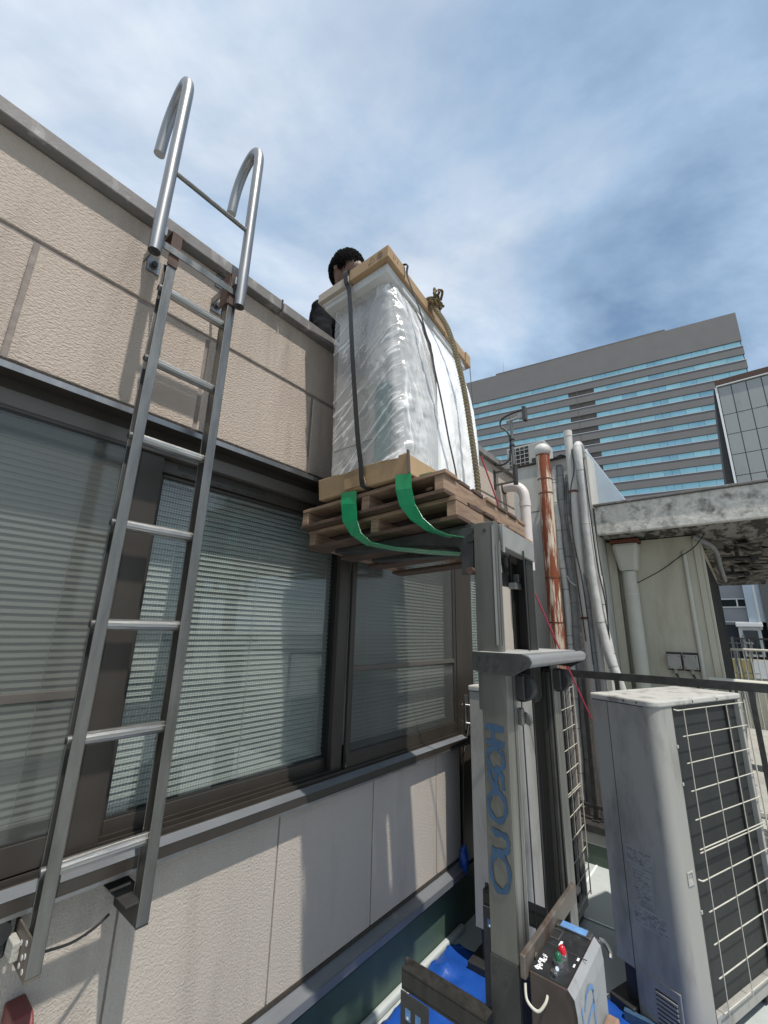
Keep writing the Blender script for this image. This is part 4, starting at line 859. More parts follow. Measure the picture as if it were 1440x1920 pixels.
# ------------------------------------------------------------------ outdoor units with wire guards
def outdoor_unit(cx, cy, ang, depth, length, ztop, label, sticker):
    t = thing('outdoor_unit', label, 'air conditioner', (cx+0.3, cy+0.15, 0), 'outdoor units on the deck')
    X = Matrix.Translation((cx, cy, 0)) @ Matrix.Rotation(R(ang), 4, 'Z')
    zb = 0.10; rad = 0.055
    arc = [(rad-rad*math.cos(a), rad-rad*math.sin(a)) for a in [math.pi/2*k/8 for k in range(9)]]   # from (0,rad) to (rad,0)
    vs_ = depth*0.735
    body = [(0, vs_)]+[(p[0], p[1]) for p in arc]+[(0.150, 0.0), (0.150, vs_)]
    bo = MB(X).prism(body, 'z', 0.03, ztop-0.028).build('casing', 'ac_white', t, smooth=True)
    MB(X).prism([(0, depth), (0, vs_+0.0025), (0.150, vs_+0.0025), (0.150, depth)], 'z', 0.205, ztop-0.028).build('rear_casing', 'ac_white', t, 0.002)
    lid = [(-0.008, depth+0.006)]+[(p[0]-0.008, p[1]-0.008) for p in arc]+[(length+0.006, -0.008), (length+0.006, depth+0.006)]
    MB(X).prism(lid, 'z', ztop-0.027, ztop+0.004).build('lid', 'ac_lid', t, 0.008, smooth=False)
    bx_ = lambda nm, m, a, b, c, d, e, f, bev=0.0, par=t: MB(X).box(a, b, c, d, e, f).build(nm, m, par, bev)
    bx_('lid_shadow_gap', 'seam_dark', -0.0008, 0.149, 0.06, depth-0.002, ztop-0.031, ztop-0.0272, par=bo)
    bx_('panel_seam', 'seam_dark', -0.0009, 0.0003, depth*0.735, depth*0.735+0.003, 0.21, ztop-0.032, par=bo)
    bx_('panel_edge', 'seam_dark', 0.1495, 0.156, 0.0, 0.012, zb, ztop-0.03, par=bo)
    coil = bx_('coil', 'coil', 0.157, length-0.03, 0.022, depth-0.03, zb+0.03, ztop-0.03)
    bx_('coil_frame', 'steel_dark', 0.157, length-0.03, 0.012, 0.021, ztop-0.05, ztop-0.03, par=coil)
    for k in range(1): bx_('coil_end', 'steel_dark', length-0.16, length-0.13, 0.010, 0.021, zb+0.03, ztop-0.051, par=coil)
    bx_('corner_post', 'ac_trim', length-0.028, length, -0.004, 0.028, 0.06, ztop-0.028, 0.003)
    bx_('corner_post', 'ac_trim', length-0.028, length, depth-0.03, depth, 0.06, ztop-0.028, 0.003)
    bx_('base_pan', 'ac_white', 0.156, length, 0.0, depth, 0.06, zb+0.028, 0.004)
    # lower service cover with louvres
    cov = bx_('service_cover', 'ac_white', -0.004, 0.10, 0.056, depth*0.715, 0.032, 0.225, 0.005)
    for k in range(8): bx_('louvre', 'ac_white', -0.0095, -0.0048, 0.075, 0.17, 0.05+k*0.017, 0.0595+k*0.017, 0.001, cov)
    for k in range(8): bx_('louvre_gap', 'seam_dark', -0.0056, -0.0042, 0.075, 0.17, 0.0597+k*0.017, 0.0668+k*0.017, 0, cov)
    if sticker:
        for (a, b, c, d) in ((depth*0.32, depth*0.70, 0.656, 0.734), (depth*0.36, depth*0.64, 0.504, 0.647), (depth*0.20, depth*0.68, 0.403, 0.486)):
            lb = bx_('rating_label', 'label_grey', -0.0012, 0.0, a, b, c, d, 0, bo)
            rn = random.Random(int(c*1000)); tx = MB(X); zz = d-0.012
            while zz > c+0.008:
                ya = b-0.008
                while ya > a+0.02:
                    wl = rn.uniform(0.008, 0.04); tx.box(-0.0018, -0.0013, max(ya-wl, a+0.006), ya, zz-rn.choice((0.003, 0.004, 0.007)), zz); ya -= wl+rn.uniform(0.004, 0.018)
                zz -= rn.choice((0.010, 0.013))
            tag(tx.build('printed_text', 'seam_grey', bo), kind='stuff')
        # recessed hand grip
        gp = MB(X); gp.box(0.075, 0.125, -0.004, -0.0005, 0.682, 0.690); gp.box(0.075, 0.125, -0.004, -0.0005, 0.633, 0.641); gp.box(0.075, 0.082, -0.004, -0.0005, 0.6415, 0.6815); gp.box(0.118, 0.125, -0.004, -0.0005, 0.6415, 0.6815)
        hg = gp.build('hand_grip', 'ac_trim', bo, 0.001)
        bx_('grip_recess', 'label_grey', 0.0825, 0.1175, -0.0012, -0.0003, 0.642, 0.681, 0, hg)
        MB(X).prism([(-0.0013, 0.642), (-0.0035, 0.642), (-0.0013, 0.66)], 'x', 0.0825, 0.1175).build('grip_lip', 'ac_trim', hg)
        for zz in (1.21, 1.04, 0.51): bx_('casing_tab', 'ac_trim', 0.146, 0.160, -0.004, 0.002, zz, zz+0.014, 0.001, bo)
        for a in (0.09, depth*0.45): MB(X).tube([(-0.0095, a, ztop-0.012), (-0.0075, a, ztop-0.012)], 0.005, 10).build('screw', 'rust_brown', t)
        for a in (0.35, 0.62): MB(X).tube([(a, -0.0100, ztop-0.012), (a, -0.0078, ztop-0.012)], 0.005, 10).build('screw', 'rust_brown', t)
    # wire guard: every wire a part
    zs = [ztop-0.045-k*0.1245 for k in range(11)]
    zs.insert(6, zs[5]-0.014)
    for z in zs:
        if z > 0.05: MB(X).tube([(0.185, -0.018, z), (length+0.002, -0.018, z)], 0.0027, 8).build('guard_wire', 'guard_wire', t, smooth=True)
    for k in range(4):
        u = 0.215+(length-0.215)*k/3.0 if k < 3 else length-0.004
        if k == 3: continue
        MB(X).tube([(u, -0.0245, zb+0.03), (u, -0.0245, ztop-0.04)], 0.0023, 8).build('guard_wire', 'guard_wire', t, smooth=True)
    MB(X).tube([(length-0.002, -0.0245, zb+0.03), (length-0.002, -0.0245, ztop-0.03)], 0.0040, 8).build('guard_wire', 'guard_wire', t, smooth=True)
    for z in (zs[0], zs[7]): MB(X).tube([(0.158, -0.004, z+0.004), (0.170, -0.016, z), (0.186, -0.018, z)], 0.0036, 8).build('guard_hook', 'guard_wire', t, smooth=True)
    # end face wires
    for k in range(9):
        z = ztop-0.10-k*0.13
        MB(X).tube([(length+0.002, -0.012, z), (length+0.004, depth-0.01, z)], 0.003, 6).build('guard_wire', 'guard_wire', t)
    # rubber mounts
    for (a, b) in ((0.05, depth-0.085), (length-0.16, 0.02), (length-0.16, depth-0.10)):
        bx_('rubber_mount', 'rubber', a-0.09, a+0.10, b-0.005, b+0.12, 0.012, 0.0595, 0.006)
        bx_('mount_leg', 'rubber', a-0.03, a+0.03, b, b+0.06, 0.0597, 0.2045 if a < 0.2 else zb-0.001)
    bx_('rubber_mount', 'rubber', 0.02, 0.14, 0.03, 0.20, 0.012, 0.0298)
    return t
u1 = outdoor_unit(2.694, 0.405, -21.0, 0.356, 0.906, 1.434, 'large grey outdoor unit with a white wire guard in the foreground right', True)
u2 = outdoor_unit(2.558, 1.028, 1.5, 0.352, 0.906, 1.434, 'grey outdoor unit half hidden behind the lift mast', False)
MB().prism([(0.55, 0.012), (0.55, 0.05), (0.71, 0.05), (0.71, 0.012)], 'x', 2.735, 2.76).build('drain_channel', 'paint_blue', u1, 0.002)

# ------------------------------------------------------------------ dark steel railing on the kerb
RL = thing('deck_railing', 'dark steel railing along the far kerb behind the outdoor units', 'railing', (4.27, 0, 0.28))
bx('top_rail', 'rail_dark', RL, 4.262, 4.276, -3.0, 1.58, 1.388, 1.450, 0.002)
bx('lower_rail', 'rail_dark', RL, 4.255, 4.283, -3.0, 1.58, 0.372, 0.402, 0.003)
for y in (1.50, 1.17, 0.90, 0.02, -0.95, -1.9):
    bx('post', 'rail_dark', RL, 4.256, 4.282, y-0.017, y+0.017, 0.281, 1.387, 0.002)
    bx('base_foot', 'rail_dark', RL, 4.24, 4.298, y-0.03, y+0.03, 0.2805, 0.292, 0.002)

# ------------------------------------------------------------------ neighbouring building
NB = thing('neighbour_building', 'weathered concrete building with a peeling white canopy slab', 'building', (6.5, 1.0, -22))
gw = bx('wall', 'wall_grey', NB, 4.60, 9.0, 1.012, 4.5, -22, 3.632)
bx('wall_crack', 'seam_dark', gw, 4.5985, 4.5998, 1.40, 1.70, 3.072, 3.078)
bx('roof_edge', 'moss', gw, 4.58, 4.70, 1.02, 4.5, 3.633, 3.655, 0.004)
bx('cladding_sheet', 'wrap_grey', gw, 4.575, 4.599, 1.05, 1.31, -1.0, 3.40, 0.003)
cw = bx('wall', 'plaster_cream', NB, 5.10, 9.0, 0.205, 1.011, -22, 2.729)
bx('pilaster', 'plaster_cream', cw, 5.02, 5.099, 0.93, 1.010, -1.0, 2.728, 0.004)
bx('corner_trim', 'plaster_cream', cw, 5.085, 5.099, 0.206, 0.255, -1.0, 2.70, 0.004)
dk = bx('shutter', 'shutter_dark', cw, 5.22, 8.2, 0.188, 0.204, -0.5, 2.55)
for k in range(26): bx('shutter_slat', 'bronze' if k % 4 == 0 else 'shutter_dark', dk, 5.25+k*0.11, 5.28+k*0.11, 0.176, 0.1875, -0.5, 2.50)
bx('door_jamb', 'plaster_cream', cw, 5.101, 5.215, 0.182, 0.204, -1, 2.6, 0.003)
sb = bx('canopy_slab', 'slab_peel', NB, 4.60, 4.66, -0.46, 1.000, 2.732, 3.03, 0.01)
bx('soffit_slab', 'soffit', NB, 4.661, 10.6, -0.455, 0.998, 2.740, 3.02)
bx('slab_cap', 'coping', sb, 4.575, 4.75, -0.47, 1.005, 3.031, 3.052, 0.004)
random.seed(21)
for k in range(34):                                  # loose paint hanging from the soffit
    x = random.uniform(5.3, 9.5); y = random.uniform(-0.40, 0.17); a = random.uniform(0, 6.28); w = random.uniform(0.05, 0.17); l = w*random.uniform(0.9, 2.4); cu = random.uniform(0.02, 0.07)
    vs = []
    for i in range(5):
        q = i/4-0.5
        for sg in (-0.5, 0.5):
            lx = q*l; ly = sg*w*(1-abs(q)*random.uniform(0.2, 0.8)); vs.append((x+lx*math.cos(a)-ly*math.sin(a), y+lx*math.sin(a)+ly*math.cos(a), 2.736-cu*(q+0.5)**2))
    m = MB().add(vs, [(2*i, 2*i+1, 2*i+3, 2*i+2) for i in range(4)]); solid(m.build('paint_flake', 'flake', sb, recalc=False), 0.003)
for (x, y) in ((6.1, -0.08), (7.6, -0.02)):
    lm = MB(); lm.tube([(x, y, 2.738), (x, y, 2.62)], 0.02, 10); lm.tube([(x, y-0.14, 2.62), (x, y+0.14, 2.62)], 0.022, 10); lm.tube([(x-0.12, y-0.14, 2.60), (x+0.12, y-0.14, 2.60)], 0.035, 12)
    lm.build('spotlight', 'shutter_dark', NB, label='black lamp bracket fixed under the soffit', smooth=True)
MB().tube(spline([(5.0, 0.24, 2.70), (5.15, 0.10, 2.60), (5.5, 0.08, 2.45), (5.9, 0.07, 2.36)], 6), 0.022, 10).build('hose', 'wrap_grey', NB, smooth=True)

# rain hopper and downpipe
HP = thing('rain_hopper', 'cream rain hopper with rusty rim and thick downpipe on the wall', 'downpipe', (4.99, 0.82, 0))
def frus(y0, y1, x0, x1, z0, Y0, Y1, X0, X1, z1): return MB().hexa([(x0, y0, z0), (x1, y0, z0), (x1, y1, z0), (x0, y1, z0)], [(X0, Y0, z1), (X1, Y0, z1), (X1, Y1, z1), (X0, Y1, z1)])
frus(0.735, 0.905, 4.955, 5.095, 2.40, 0.695, 0.945, 4.90, 5.095, 2.69).build('hopper', 'pipe_cream', HP, 0.035)
frus(0.69, 0.95, 4.895, 5.095, 2.692, 0.69, 0.95, 4.895, 5.095, 2.725).build('rusty_rim', 'rust', HP, 0.003)
MB().tube([(5.02, 0.825, -3), (5.02, 0.825, 2.399)], 0.066, 24).build('downpipe', 'pipe_cream', HP, smooth=True)
for z in (2.16, 0.9): 
    MB().tube([(5.02, 0.825, z), (5.02, 0.825, z+0.02)], 0.071, 24).build('pipe_clamp', 'pipe_white', HP)
MB().tube([(5.085, 0.345, -1), (5.085, 0.335, 2.58)], 0.020, 14).build('conduit_pipe', 'pipe_cream', None, smooth=True, label='thin cream conduit beside the junction boxes', cat='conduit')
for y, lb in ((0.548, 'left grey junction box on the cream wall'), (0.418, 'right grey junction box on the cream wall')):
    jb = bx('junction_box', 'concrete_grey', None, 5.03, 5.098, y-0.055, y+0.055, 1.47, 1.60, 0.006, label=lb, cat='junction box', group='junction boxes on the cream wall')
    bx('back_plate', 'shutter_dark', jb, 5.0985, 5.0998, y-0.062, y+0.062, 1.455, 1.62)
    MB().tube([(5.06, y, 1.469), (5.06, y, 1.43)], 0.016, 12).build('gland', 'concrete_grey', jb)
    MB().tube(spline([(5.06, y, 1.43), (5.06, y-0.02, 1.36), (5.07, y-0.04, 1.2)], 5), 0.010, 8).build('lead', 'cable', jb, smooth=True)
    for (a, b) in ((-0.042, 1.485), (0.042, 1.485), (-0.042, 1.585), (0.042, 1.585)): MB().tube([(5.0275, y+a, b), (5.0298, y+a, b)], 0.005, 8).build('screw', 'rust', jb)
MB().tube(spline([(5.0, 0.76, 2.28), (5.06, 0.55, 2.40), (5.06, 0.38, 2.52), (5.0, 0.24, 2.60), (4.95, 0.14, 2.71)], 6), 0.005, 8).build('wall_cable', 'cable', None, smooth=True, label='dark cable running diagonally from the downpipe to the soffit', cat='cable')

# pipes, ducts and cables climbing the grey wall
RP = MB().tube([(4.44, 1.422, -2), (4.44, 1.42, 0.3), (4.44, 1.42, 3.66)], 0.071, 28).build('rusty_pipe', 'rusty', None, smooth=True, label='thick vent pipe streaked with red rust on the grey wall', cat='pipe')
MB().ellip((4.44, 1.42, 3.705), 0.088, 0.088, 0.085, 22, 14).build('pipe_cap', 'pipe_white', RP, smooth=True)
for z in (3.64, 3.36, 3.20, 2.30, 1.86, 0.86): MB().tube([(4.44, 1.42, z), (4.44, 1.42, z+0.014)], 0.0735, 28).build('pipe_ring', 'rust', RP)
WP = MB().tube([(4.45, 1.14, 0.2), (4.45, 1.145, 2.0), (4.45, 1.14, 3.86)], 0.040, 22).build('vent_pipe', 'pipe_white', None, smooth=True, label='tallest plain white pipe rising above the wall top', cat='pipe')
MB().tube([(4.45, 1.14, 3.80), (4.45, 1.14, 3.865)], 0.043, 22).build('pipe_collar', 'pipe_white', WP)
for z in (3.17, 1.90): MB().tube([(4.45, 1.142, z), (4.45, 1.142, z+0.022)], 0.047, 22).build('rusty_clamp', 'rust', WP)
MB().tube([(4.45, 1.055, 1.2), (4.45, 1.06, 3.15)], 0.026, 16).build('drain_pipe', 'pipe_white', None, smooth=True, label='slim stained white pipe just right of the tall vent pipe', cat='pipe')
def duct(pts, r, m, label, wob=0.004, rings=0, ringm='cable'):
    P = spline(pts, 10); P = [p+Vector((0, noise.noise(p*3.0)*wob*3, 0)) for p in P]
    o = MB().tube(P, [r*(1+0.10*noise.noise(p*9.0)) for p in P], 14).build('insulated_duct', m, None, smooth=True, label=label, cat='duct', group='insulated ducts on the grey wall')
    for k in range(rings):
        i = int((k+0.5+random.uniform(-0.35, 0.35))*len(P)/rings); i = min(max(i, 1), len(P)-2); t = (P[i+1]-P[i-1]).normalized()
        sl2 = t.cross(Vector((1, 0, 0))).normalized()*0.006
        MB().tube([P[i]-t*0.0022, P[i]+t*0.0022+Vector((0, 0.0, 0))], r*1.05, 14).build('binding', ringm, o)
    return o
duct([(4.50, 1.34, 3.50), (4.48, 1.335, 3.2), (4.48, 1.325, 2.6), (4.48, 1.31, 1.9), (4.48, 1.325, 1.1), (4.48, 1.335, 0.3)], 0.030, 'wrap_white', 'pale wrapped duct immediately right of the rusty pipe', rings=14)
duct([(4.55, 1.285, 3.53), (4.50, 1.275, 3.3), (4.50, 1.265, 2.8), (4.50, 1.25, 2.2), (4.51, 1.26, 1.4), (4.51, 1.27, 0.3)], 0.036, 'wrap_grey', 'dark grey crumpled duct between the rusty pipe and the tall white pipe', rings=9)
duct([(4.52, 1.20, 3.40), (4.50, 1.215, 3.1), (4.46, 1.215, 2.9), (4.44, 1.17, 2.6), (4.44, 1.12, 2.2), (4.44, 1.10, 1.6), (4.44, 1.09, 0.4)], 0.024, 'wrap_grey', 'grey duct curving across behind the tall white pipe', rings=9)
duct([(4.60, 1.06, 3.60), (4.50, 1.055, 3.69), (4.41, 1.05, 3.62), (4.40, 1.028, 3.25), (4.40, 1.03, 2.85), (4.40, 1.035, 2.4), (4.40, 1.01, 1.95), (4.40, 0.965, 1.6), (4.40, 0.90, 1.32), (4.42, 0.84, 0.9)], 0.040, 'wrap_white', 'thick white wrapped duct bowing down beside the canopy slab', rings=8, ringm='wrap_grey')
duct([(4.43, 0.985, 2.3), (4.43, 0.985, 2.0), (4.43, 0.945, 1.6), (4.43, 0.88, 1.2)], 0.026, 'wrap_white', 'slim white duct branching right of the thick wrapped duct', rings=5)
def cable(pts, r, label, m='cable'): return MB().tube(spline(pts, 8), r, 7).build('loose_cable', m, None, smooth=True, label=label, cat='cable', group='loose cables on the grey wall')
cable([(4.42, 1.02, 3.66), (4.37, 0.99, 3.3), (4.37, 0.985, 2.9), (4.38, 0.975, 2.4), (4.40, 0.945, 2.0), (4.42, 0.96, 1.5)], 0.006, 'black cable hanging along the left edge of the canopy slab')
cable([(4.38, 1.10, 3.62), (4.38, 1.095, 3.4), (4.375, 1.15, 3.15), (4.375, 1.165, 2.7), (4.38, 1.12, 2.2), (4.38, 1.10, 1.5)], 0.006, 'black cable crossing the front of the tall white pipe')
cable([(4.44, 1.195, 3.3), (4.40, 1.21, 2.9), (4.40, 1.18, 2.4), (4.40, 1.15, 1.7)], 0.005, 'black cable left of the tall white pipe')
cable([(4.55, 1.33, 3.66), (4.46, 1.29, 3.60), (4.50, 1.24, 3.63), (4.52, 1.16, 3.58)], 0.012, 'tangled black cable end on top of the grey wall')
cable([(4.36, 0.955, 2.9), (4.37, 0.95, 2.5), (4.38, 0.93, 2.1), (4.40, 0.95, 1.75), (4.42, 0.93, 1.4)], 0.0045, 'thin black cable dangling in front of the pilaster')
cable([(4.46, 1.28, 2.32), (4.44, 1.25, 2.26), (4.43, 1.20, 2.22)], 0.006, 'short cut wire sticking out of the grey duct', 'wrap_white')
# pink elbow pipe leaving the beige wall
EP = MB().tube(spline([(3.76, 1.60, 3.115), (3.76, 1.53, 3.118), (3.762, 1.46, 3.10), (3.765, 1.415, 3.05), (3.766, 1.40, 2.97), (3.766, 1.40, 2.80), (3.766, 1.40, 2.3)], 8), 0.047, 22).build('elbow_pipe', 'pipe_pink', None, smooth=True, label='pinkish white pipe elbow coming out of the beige wall', cat='pipe')
MB().tube([(3.76, 1.588, 3.115), (3.76, 1.5995, 3.115)], 0.058, 22).build('wall_flange', 'rust_brown', EP)
MB().tube([(3.766, 1.40, 2.90), (3.766, 1.40, 2.945)], 0.052, 22).build('socket', 'pipe_pink', EP)
# antenna pole
AN = thing('antenna_pole', 'small grey antenna pole with cable, bracketed to the beige wall', 'antenna', (3.56, 1.41, 3.07))
MB().tube([(3.56, 1.405, 3.06), (3.56, 1.405, 3.73)], 0.0135, 14).build('pole', 'mast', AN, smooth=True)
bx('wall_plate', 'rail_dark', AN, 3.54, 3.58, 1.592, 1.5995, 3.05, 3.24, 0.002)
for z in (3.09, 3.215): bx('arm', 'mast', AN, 3.55, 3.57, 1.405, 1.5915, z-0.008, z+0.008, 0.001)
bx('clamp', 'steel_dark', AN, 3.535, 3.585, 1.38, 1.404, 3.06, 3.25, 0.003)
MB().tube([(3.56, 1.45, 3.70), (3.56, 1.30, 3.715)], 0.014, 12).build('boom', 'mast_bright', AN, smooth=True)
bx('element', 'steel_dark', AN, 3.53, 3.59, 1.255, 1.285, 3.66, 3.80, 0.004)
bx('element', 'mast_bright', AN, 3.54, 3.58, 1.286, 1.33, 3.69, 3.74, 0.004)
MB().tube(spline([(3.56, 1.29, 3.775), (3.56, 1.38, 3.775), (3.55, 1.49, 3.74), (3.55, 1.505, 3.67), (3.555, 1.45, 3.60), (3.56, 1.425, 3.52), (3.555, 1.425, 3.40), (3.55, 1.44, 3.31), (3.54, 1.50, 3.27), (3.53, 1.58, 3.285)], 7), 0.009, 10).build('feed_cable', 'cable', AN, smooth=True)
for z in (3.44, 3.50): MB().tube([(3.56, 1.41, z), (3.56, 1.41, z+0.012)], 0.026, 12).build('cable_tie', 'cable', AN)
# small condenser on the neighbour's roof
CU = thing('roof_condenser', 'small white condenser standing on the grey wall top behind the rusty pipe', 'air conditioner', (4.95, 1.73, 3.656))
bx('casing', 'ac_trim', CU, 4.80, 5.10, 1.50, 1.98, 3.70, 4.00, 0.012)
bx('grille_recess', 'coil', CU, 4.797, 4.7995, 1.70, 1.945, 3.73, 3.975)
bx('side_vent', 'coil', CU, 4.797, 4.7995, 1.53, 1.665, 3.73, 3.80)
for k in range(4): bx('grille_bar', 'ac_trim', CU, 4.789, 4.7965, 1.70, 1.945, 3.765+k*0.055, 3.773+k*0.055)
for k in range(4): bx('grille_bar', 'ac_trim', CU, 4.790, 4.7955, 1.745+k*0.055, 1.752+k*0.055, 3.73, 3.975)
for y in (1.55, 1.90): bx('foot', 'rubber', CU, 4.80, 5.10, y-0.03, y+0.03, 3.656, 3.6995)
# sloping metal side panel on the canopy roof
wd = MB().prism([(1.105, 3.80), (1.075, 3.80), (0.745, 3.13), (0.745, 3.053), (1.105, 3.053)], 'x', 4.90, 4.925).build('sheet_panel', 'wedge_metal', None, 0.003, label='pale blue triangular sheet metal panel standing on the canopy slab', cat='panel')
MB().prism([(1.105, 3.802), (1.062, 3.802), (1.062, 3.053), (1.105, 3.053)], 'x', 4.893, 4.8995).build('panel_flange', 'white_trim', wd)
# cream balcony railing right of the cream wall
BR = thing('balcony_railing', 'thick cream pipe railing on the balcony behind the near outdoor unit', 'railing', (5.02, -0.2, 0.4))
MB().tube([(4.98, 0.30, 1.395), (4.98, -0.6, 1.385), (4.98, -1.4, 1.38)], 0.028, 16).build('hand_rail', 'pipe_cream', BR, smooth=True)
for k in range(14): MB().tube([(4.98, 0.26-k*0.115, 0.42), (4.98, 0.26-k*0.115, 1.37)], 0.010, 8).build('baluster', 'pipe_cream', BR)
bx('bottom_rail', 'pipe_cream', BR, 4.965, 4.995, -1.4, 0.30, 0.39, 0.42)
bx('balcony_floor', 'concrete_grey', None, 4.72, 9.5, -2.0, 0.18, 0.10, 0.38, kind='structure')
bx('neighbour_roof', 'concrete_grey', None, 4.45, 11, -9, -2.01, -0.6, 0.75, kind='structure')
# ------------------------------------------------------------------ things seen under the canopy, farther back
FB = thing('balcony_house', 'white house with dormer door, grey panelled upper wall and black railing seen under the canopy', 'building', (12.3, 0.0, -22))
bx('wall', 'grey_panel', FB, 12.3, 15, -0.13, 1.9, 2.05, 4.2)
for (a, b, c, d, m) in ((0.02, 0.44, 2.44, 2.58, 'glass_dark'), (-0.22+0.09, -0.01, 2.44, 2.58, 'glass_dark')): bx('window', m, FB, 12.285, 12.299, a, b, c, d)
for z in (2.415, 2.59, 2.10): bx('string_course', 'white_trim', FB, 12.275, 12.2995, -0.13, 1.9, z, z+0.02)
bx('window_bar', 'white_trim', FB, 12.27, 12.2845, -0.008, 0.017, 2.436, 2.589)
bx('wall', 'wedge_metal', FB, 12.1, 15, -1.8, -0.135, 2.10, 4.2)
bx('corner_trim', 'white_trim', FB, 12.08, 12.0995, -0.33, -0.29, 1.95, 3.4)
bx('wall', 'navy', FB, 12.31, 15, -1.9, 1.9, -22, 2.045)
dr = bx('dormer', 'white_trim', FB, 12.1, 12.309, -0.30, 0.07, 1.40, 2.0, 0.01)
bx('dormer_roof', 'white_trim', FB, 12.02, 12.309, -0.34, 0.10, 2.001, 2.09, 0.01)
bx('pane', 'glass_dark', dr, 12.085, 12.0995, -0.24, 0.0, 1.45, 1.93)
bx('wall', 'plaster_cream', FB, 12.05, 12.30, -1.9, 1.2, -22, 1.35)
bx('panel', 'yellow_panel', FB, 12.03, 12.0495, -0.02, 0.36, 0.98, 1.33)
bx('panel', 'white_trim', FB, 12.03, 12.0495, -0.45, -0.06, 0.98, 1.33)
br2 = bx('black_rail', 'rail_dark', FB, 11.8, 11.83, -1.5, 0.9, 1.74, 1.775)
for k in range(20): bx('baluster', 'rail_dark', br2, 11.805, 11.822, 0.85-k*0.115, 0.868-k*0.115, 1.38, 1.739)
CRL = thing('cream_railing', 'slim cream railing with thin bars in front of the yellow panel', 'railing', (9.5, -0.1, 0.9))
MB().tube([(9.5, 0.24, 1.585), (9.5, -1.2, 1.575)], 0.02, 10).build('hand_rail', 'pipe_cream', CRL)
for k in range(14): MB().tube([(9.5, 0.21-k*0.082, 0.385), (9.5, 0.21-k*0.082, 1.575)], 0.007, 7).build('baluster', 'pipe_cream', CRL)
random.seed(3)
for k, (y, lb) in enumerate(((0.16, 'leftmost folded metal chair frame behind the slim cream railing'), (-0.02, 'right folded metal chair frame behind the slim cream railing'))):
    c = MB()
    for q in range(5): c.tube([(9.75+random.uniform(0, .1), y+random.uniform(-0.09, 0.09), 0.39), (9.75+random.uniform(0, .1), y+random.uniform(-0.09, 0.09), 1.78+random.uniform(-0.1, 0.05))], 0.009, 6)
    c.tube([(9.78, y-0.09, 1.68), (9.78, y+0.09, 1.69)], 0.009, 6); c.tube([(9.8, y-0.09, 1.2), (9.8, y+0.09, 1.2)], 0.009, 6)
    c.build('folded_chair', 'white_paint_worn', None, label=lb, cat='chair', group='folded chair frames behind the railing')
VU = thing('distant_condenser', 'white condenser with louvres below the cream balcony railing', 'air conditioner', (6.6, -0.42, 0.38))
bx('casing', 'ac_trim', VU, 6.5, 6.8, -0.62, -0.20, 0.50, 1.22, 0.01); bx('foot', 'rubber', VU, 6.5, 6.8, -0.6, -0.55, 0.38, 0.4995); bx('foot', 'rubber', VU, 6.5, 6.8, -0.27, -0.22, 0.38, 0.4995)
for k in range(8): bx('louvre_slot', 'coil', VU, 6.495, 6.4995, -0.58, -0.24, 0.58+k*0.075, 0.61+k*0.075)

# ------------------------------------------------------------------ grey tiled building on the right
GT = thing('tiled_building', 'grey tiled building with rusty roof edge at the right edge', 'building', (13.5, -2, -22))
bx('wall', 'tile_joint', GT, 12.02, 16, -6, -0.405, -22, 7.60)
ys = [-0.41, -0.66, -0.93, -1.20, -1.47, -1.74, -2.01, -2.28]; zs = [7.56, 6.83, 6.33, 5.82, 5.31, 4.80, 4.29, 3.78]
for i in range(len(ys)-1):
    for j in range(len(zs)-1): bx('tile_panel', 'tile_grey', GT, 12.0, 12.0195, ys[i+1]+0.008, ys[i]-0.008, zs[j+1]+0.008, zs[j]-0.008, 0.002)
bx('roof_edge', 'rust_brown', GT, 11.97, 16, -6, -0.38, 7.605, 7.76, 0.01)
bx('edge_trim', 'white_trim', GT, 11.965, 12.03, -6, -0.385, 7.585, 7.604)
MB().hexa([(11.985, -0.402, 3.5), (12.02, -0.402, 3.5), (12.02, -0.36, 3.5), (11.985, -0.36, 3.5)], [(11.985, -0.402, 7.58), (12.02, -0.402, 7.58), (12.02, -0.36, 7.58), (11.985, -0.36, 7.58)]).build('corner_trim', 'white_trim', GT)
MB().hexa([(12.1, -0.358, 3.5), (14, -0.358, 3.5), (14, -0.10, 3.5), (12.1, -0.14, 3.5)], [(12.1, -0.358, 7.58), (14, -0.358, 7.58), (14, -0.30, 7.58), (12.1, -0.33, 7.58)]).build('side_wall', 'shutter_dark', GT)

# ------------------------------------------------------------------ office tower in the distance
P0 = Vector((117.571, -10.049)); ua = R(-80.0); U2 = Vector((math.cos(ua), math.sin(ua))); N2 = Vector((U2.y, -U2.x))  # N2 points towards the camera side
if N2.dot(-P0) < 0: N2 = -N2
TX = Matrix(((U2.x, -N2.x, 0, P0.x), (U2.y, -N2.y, 0, P0.y), (0, 0, 1, 0), (0, 0, 0, 1)))     # local: x along facade, y into the building
TW = thing('office_tower', 'wide grey office tower with blue ribbon windows in the distance', 'building', (112, 22, -22))
MB(TX).box(-70, 0, 0.6, 30, -22, 76.8).build('wall', 'tower_wall', TW)
MB(TX).box(-57.4, -14, 0.7, 20, 76.81, 77.75).build('penthouse', 'tower_dark', TW)
bot = [67.6-3.67*k for k in range(13)]; hgt = 1.46
prev = 76.79
for k, z in enumerate(bot):
    MB(TX).box(-70, 0.02, 0, 0.599, z+hgt, prev).build('spandrel', 'tower_wall', TW)
    MB(TX).box(-70, 0.04, -0.10, -0.002, z-0.14, z-0.002).build('sill_line', 'tower_trim', TW)
    prev = z-0.001
MB(TX).box(-70, 0.02, 0, 0.599, -22, prev).build('spandrel', 'tower_wall', TW)
panem = {}
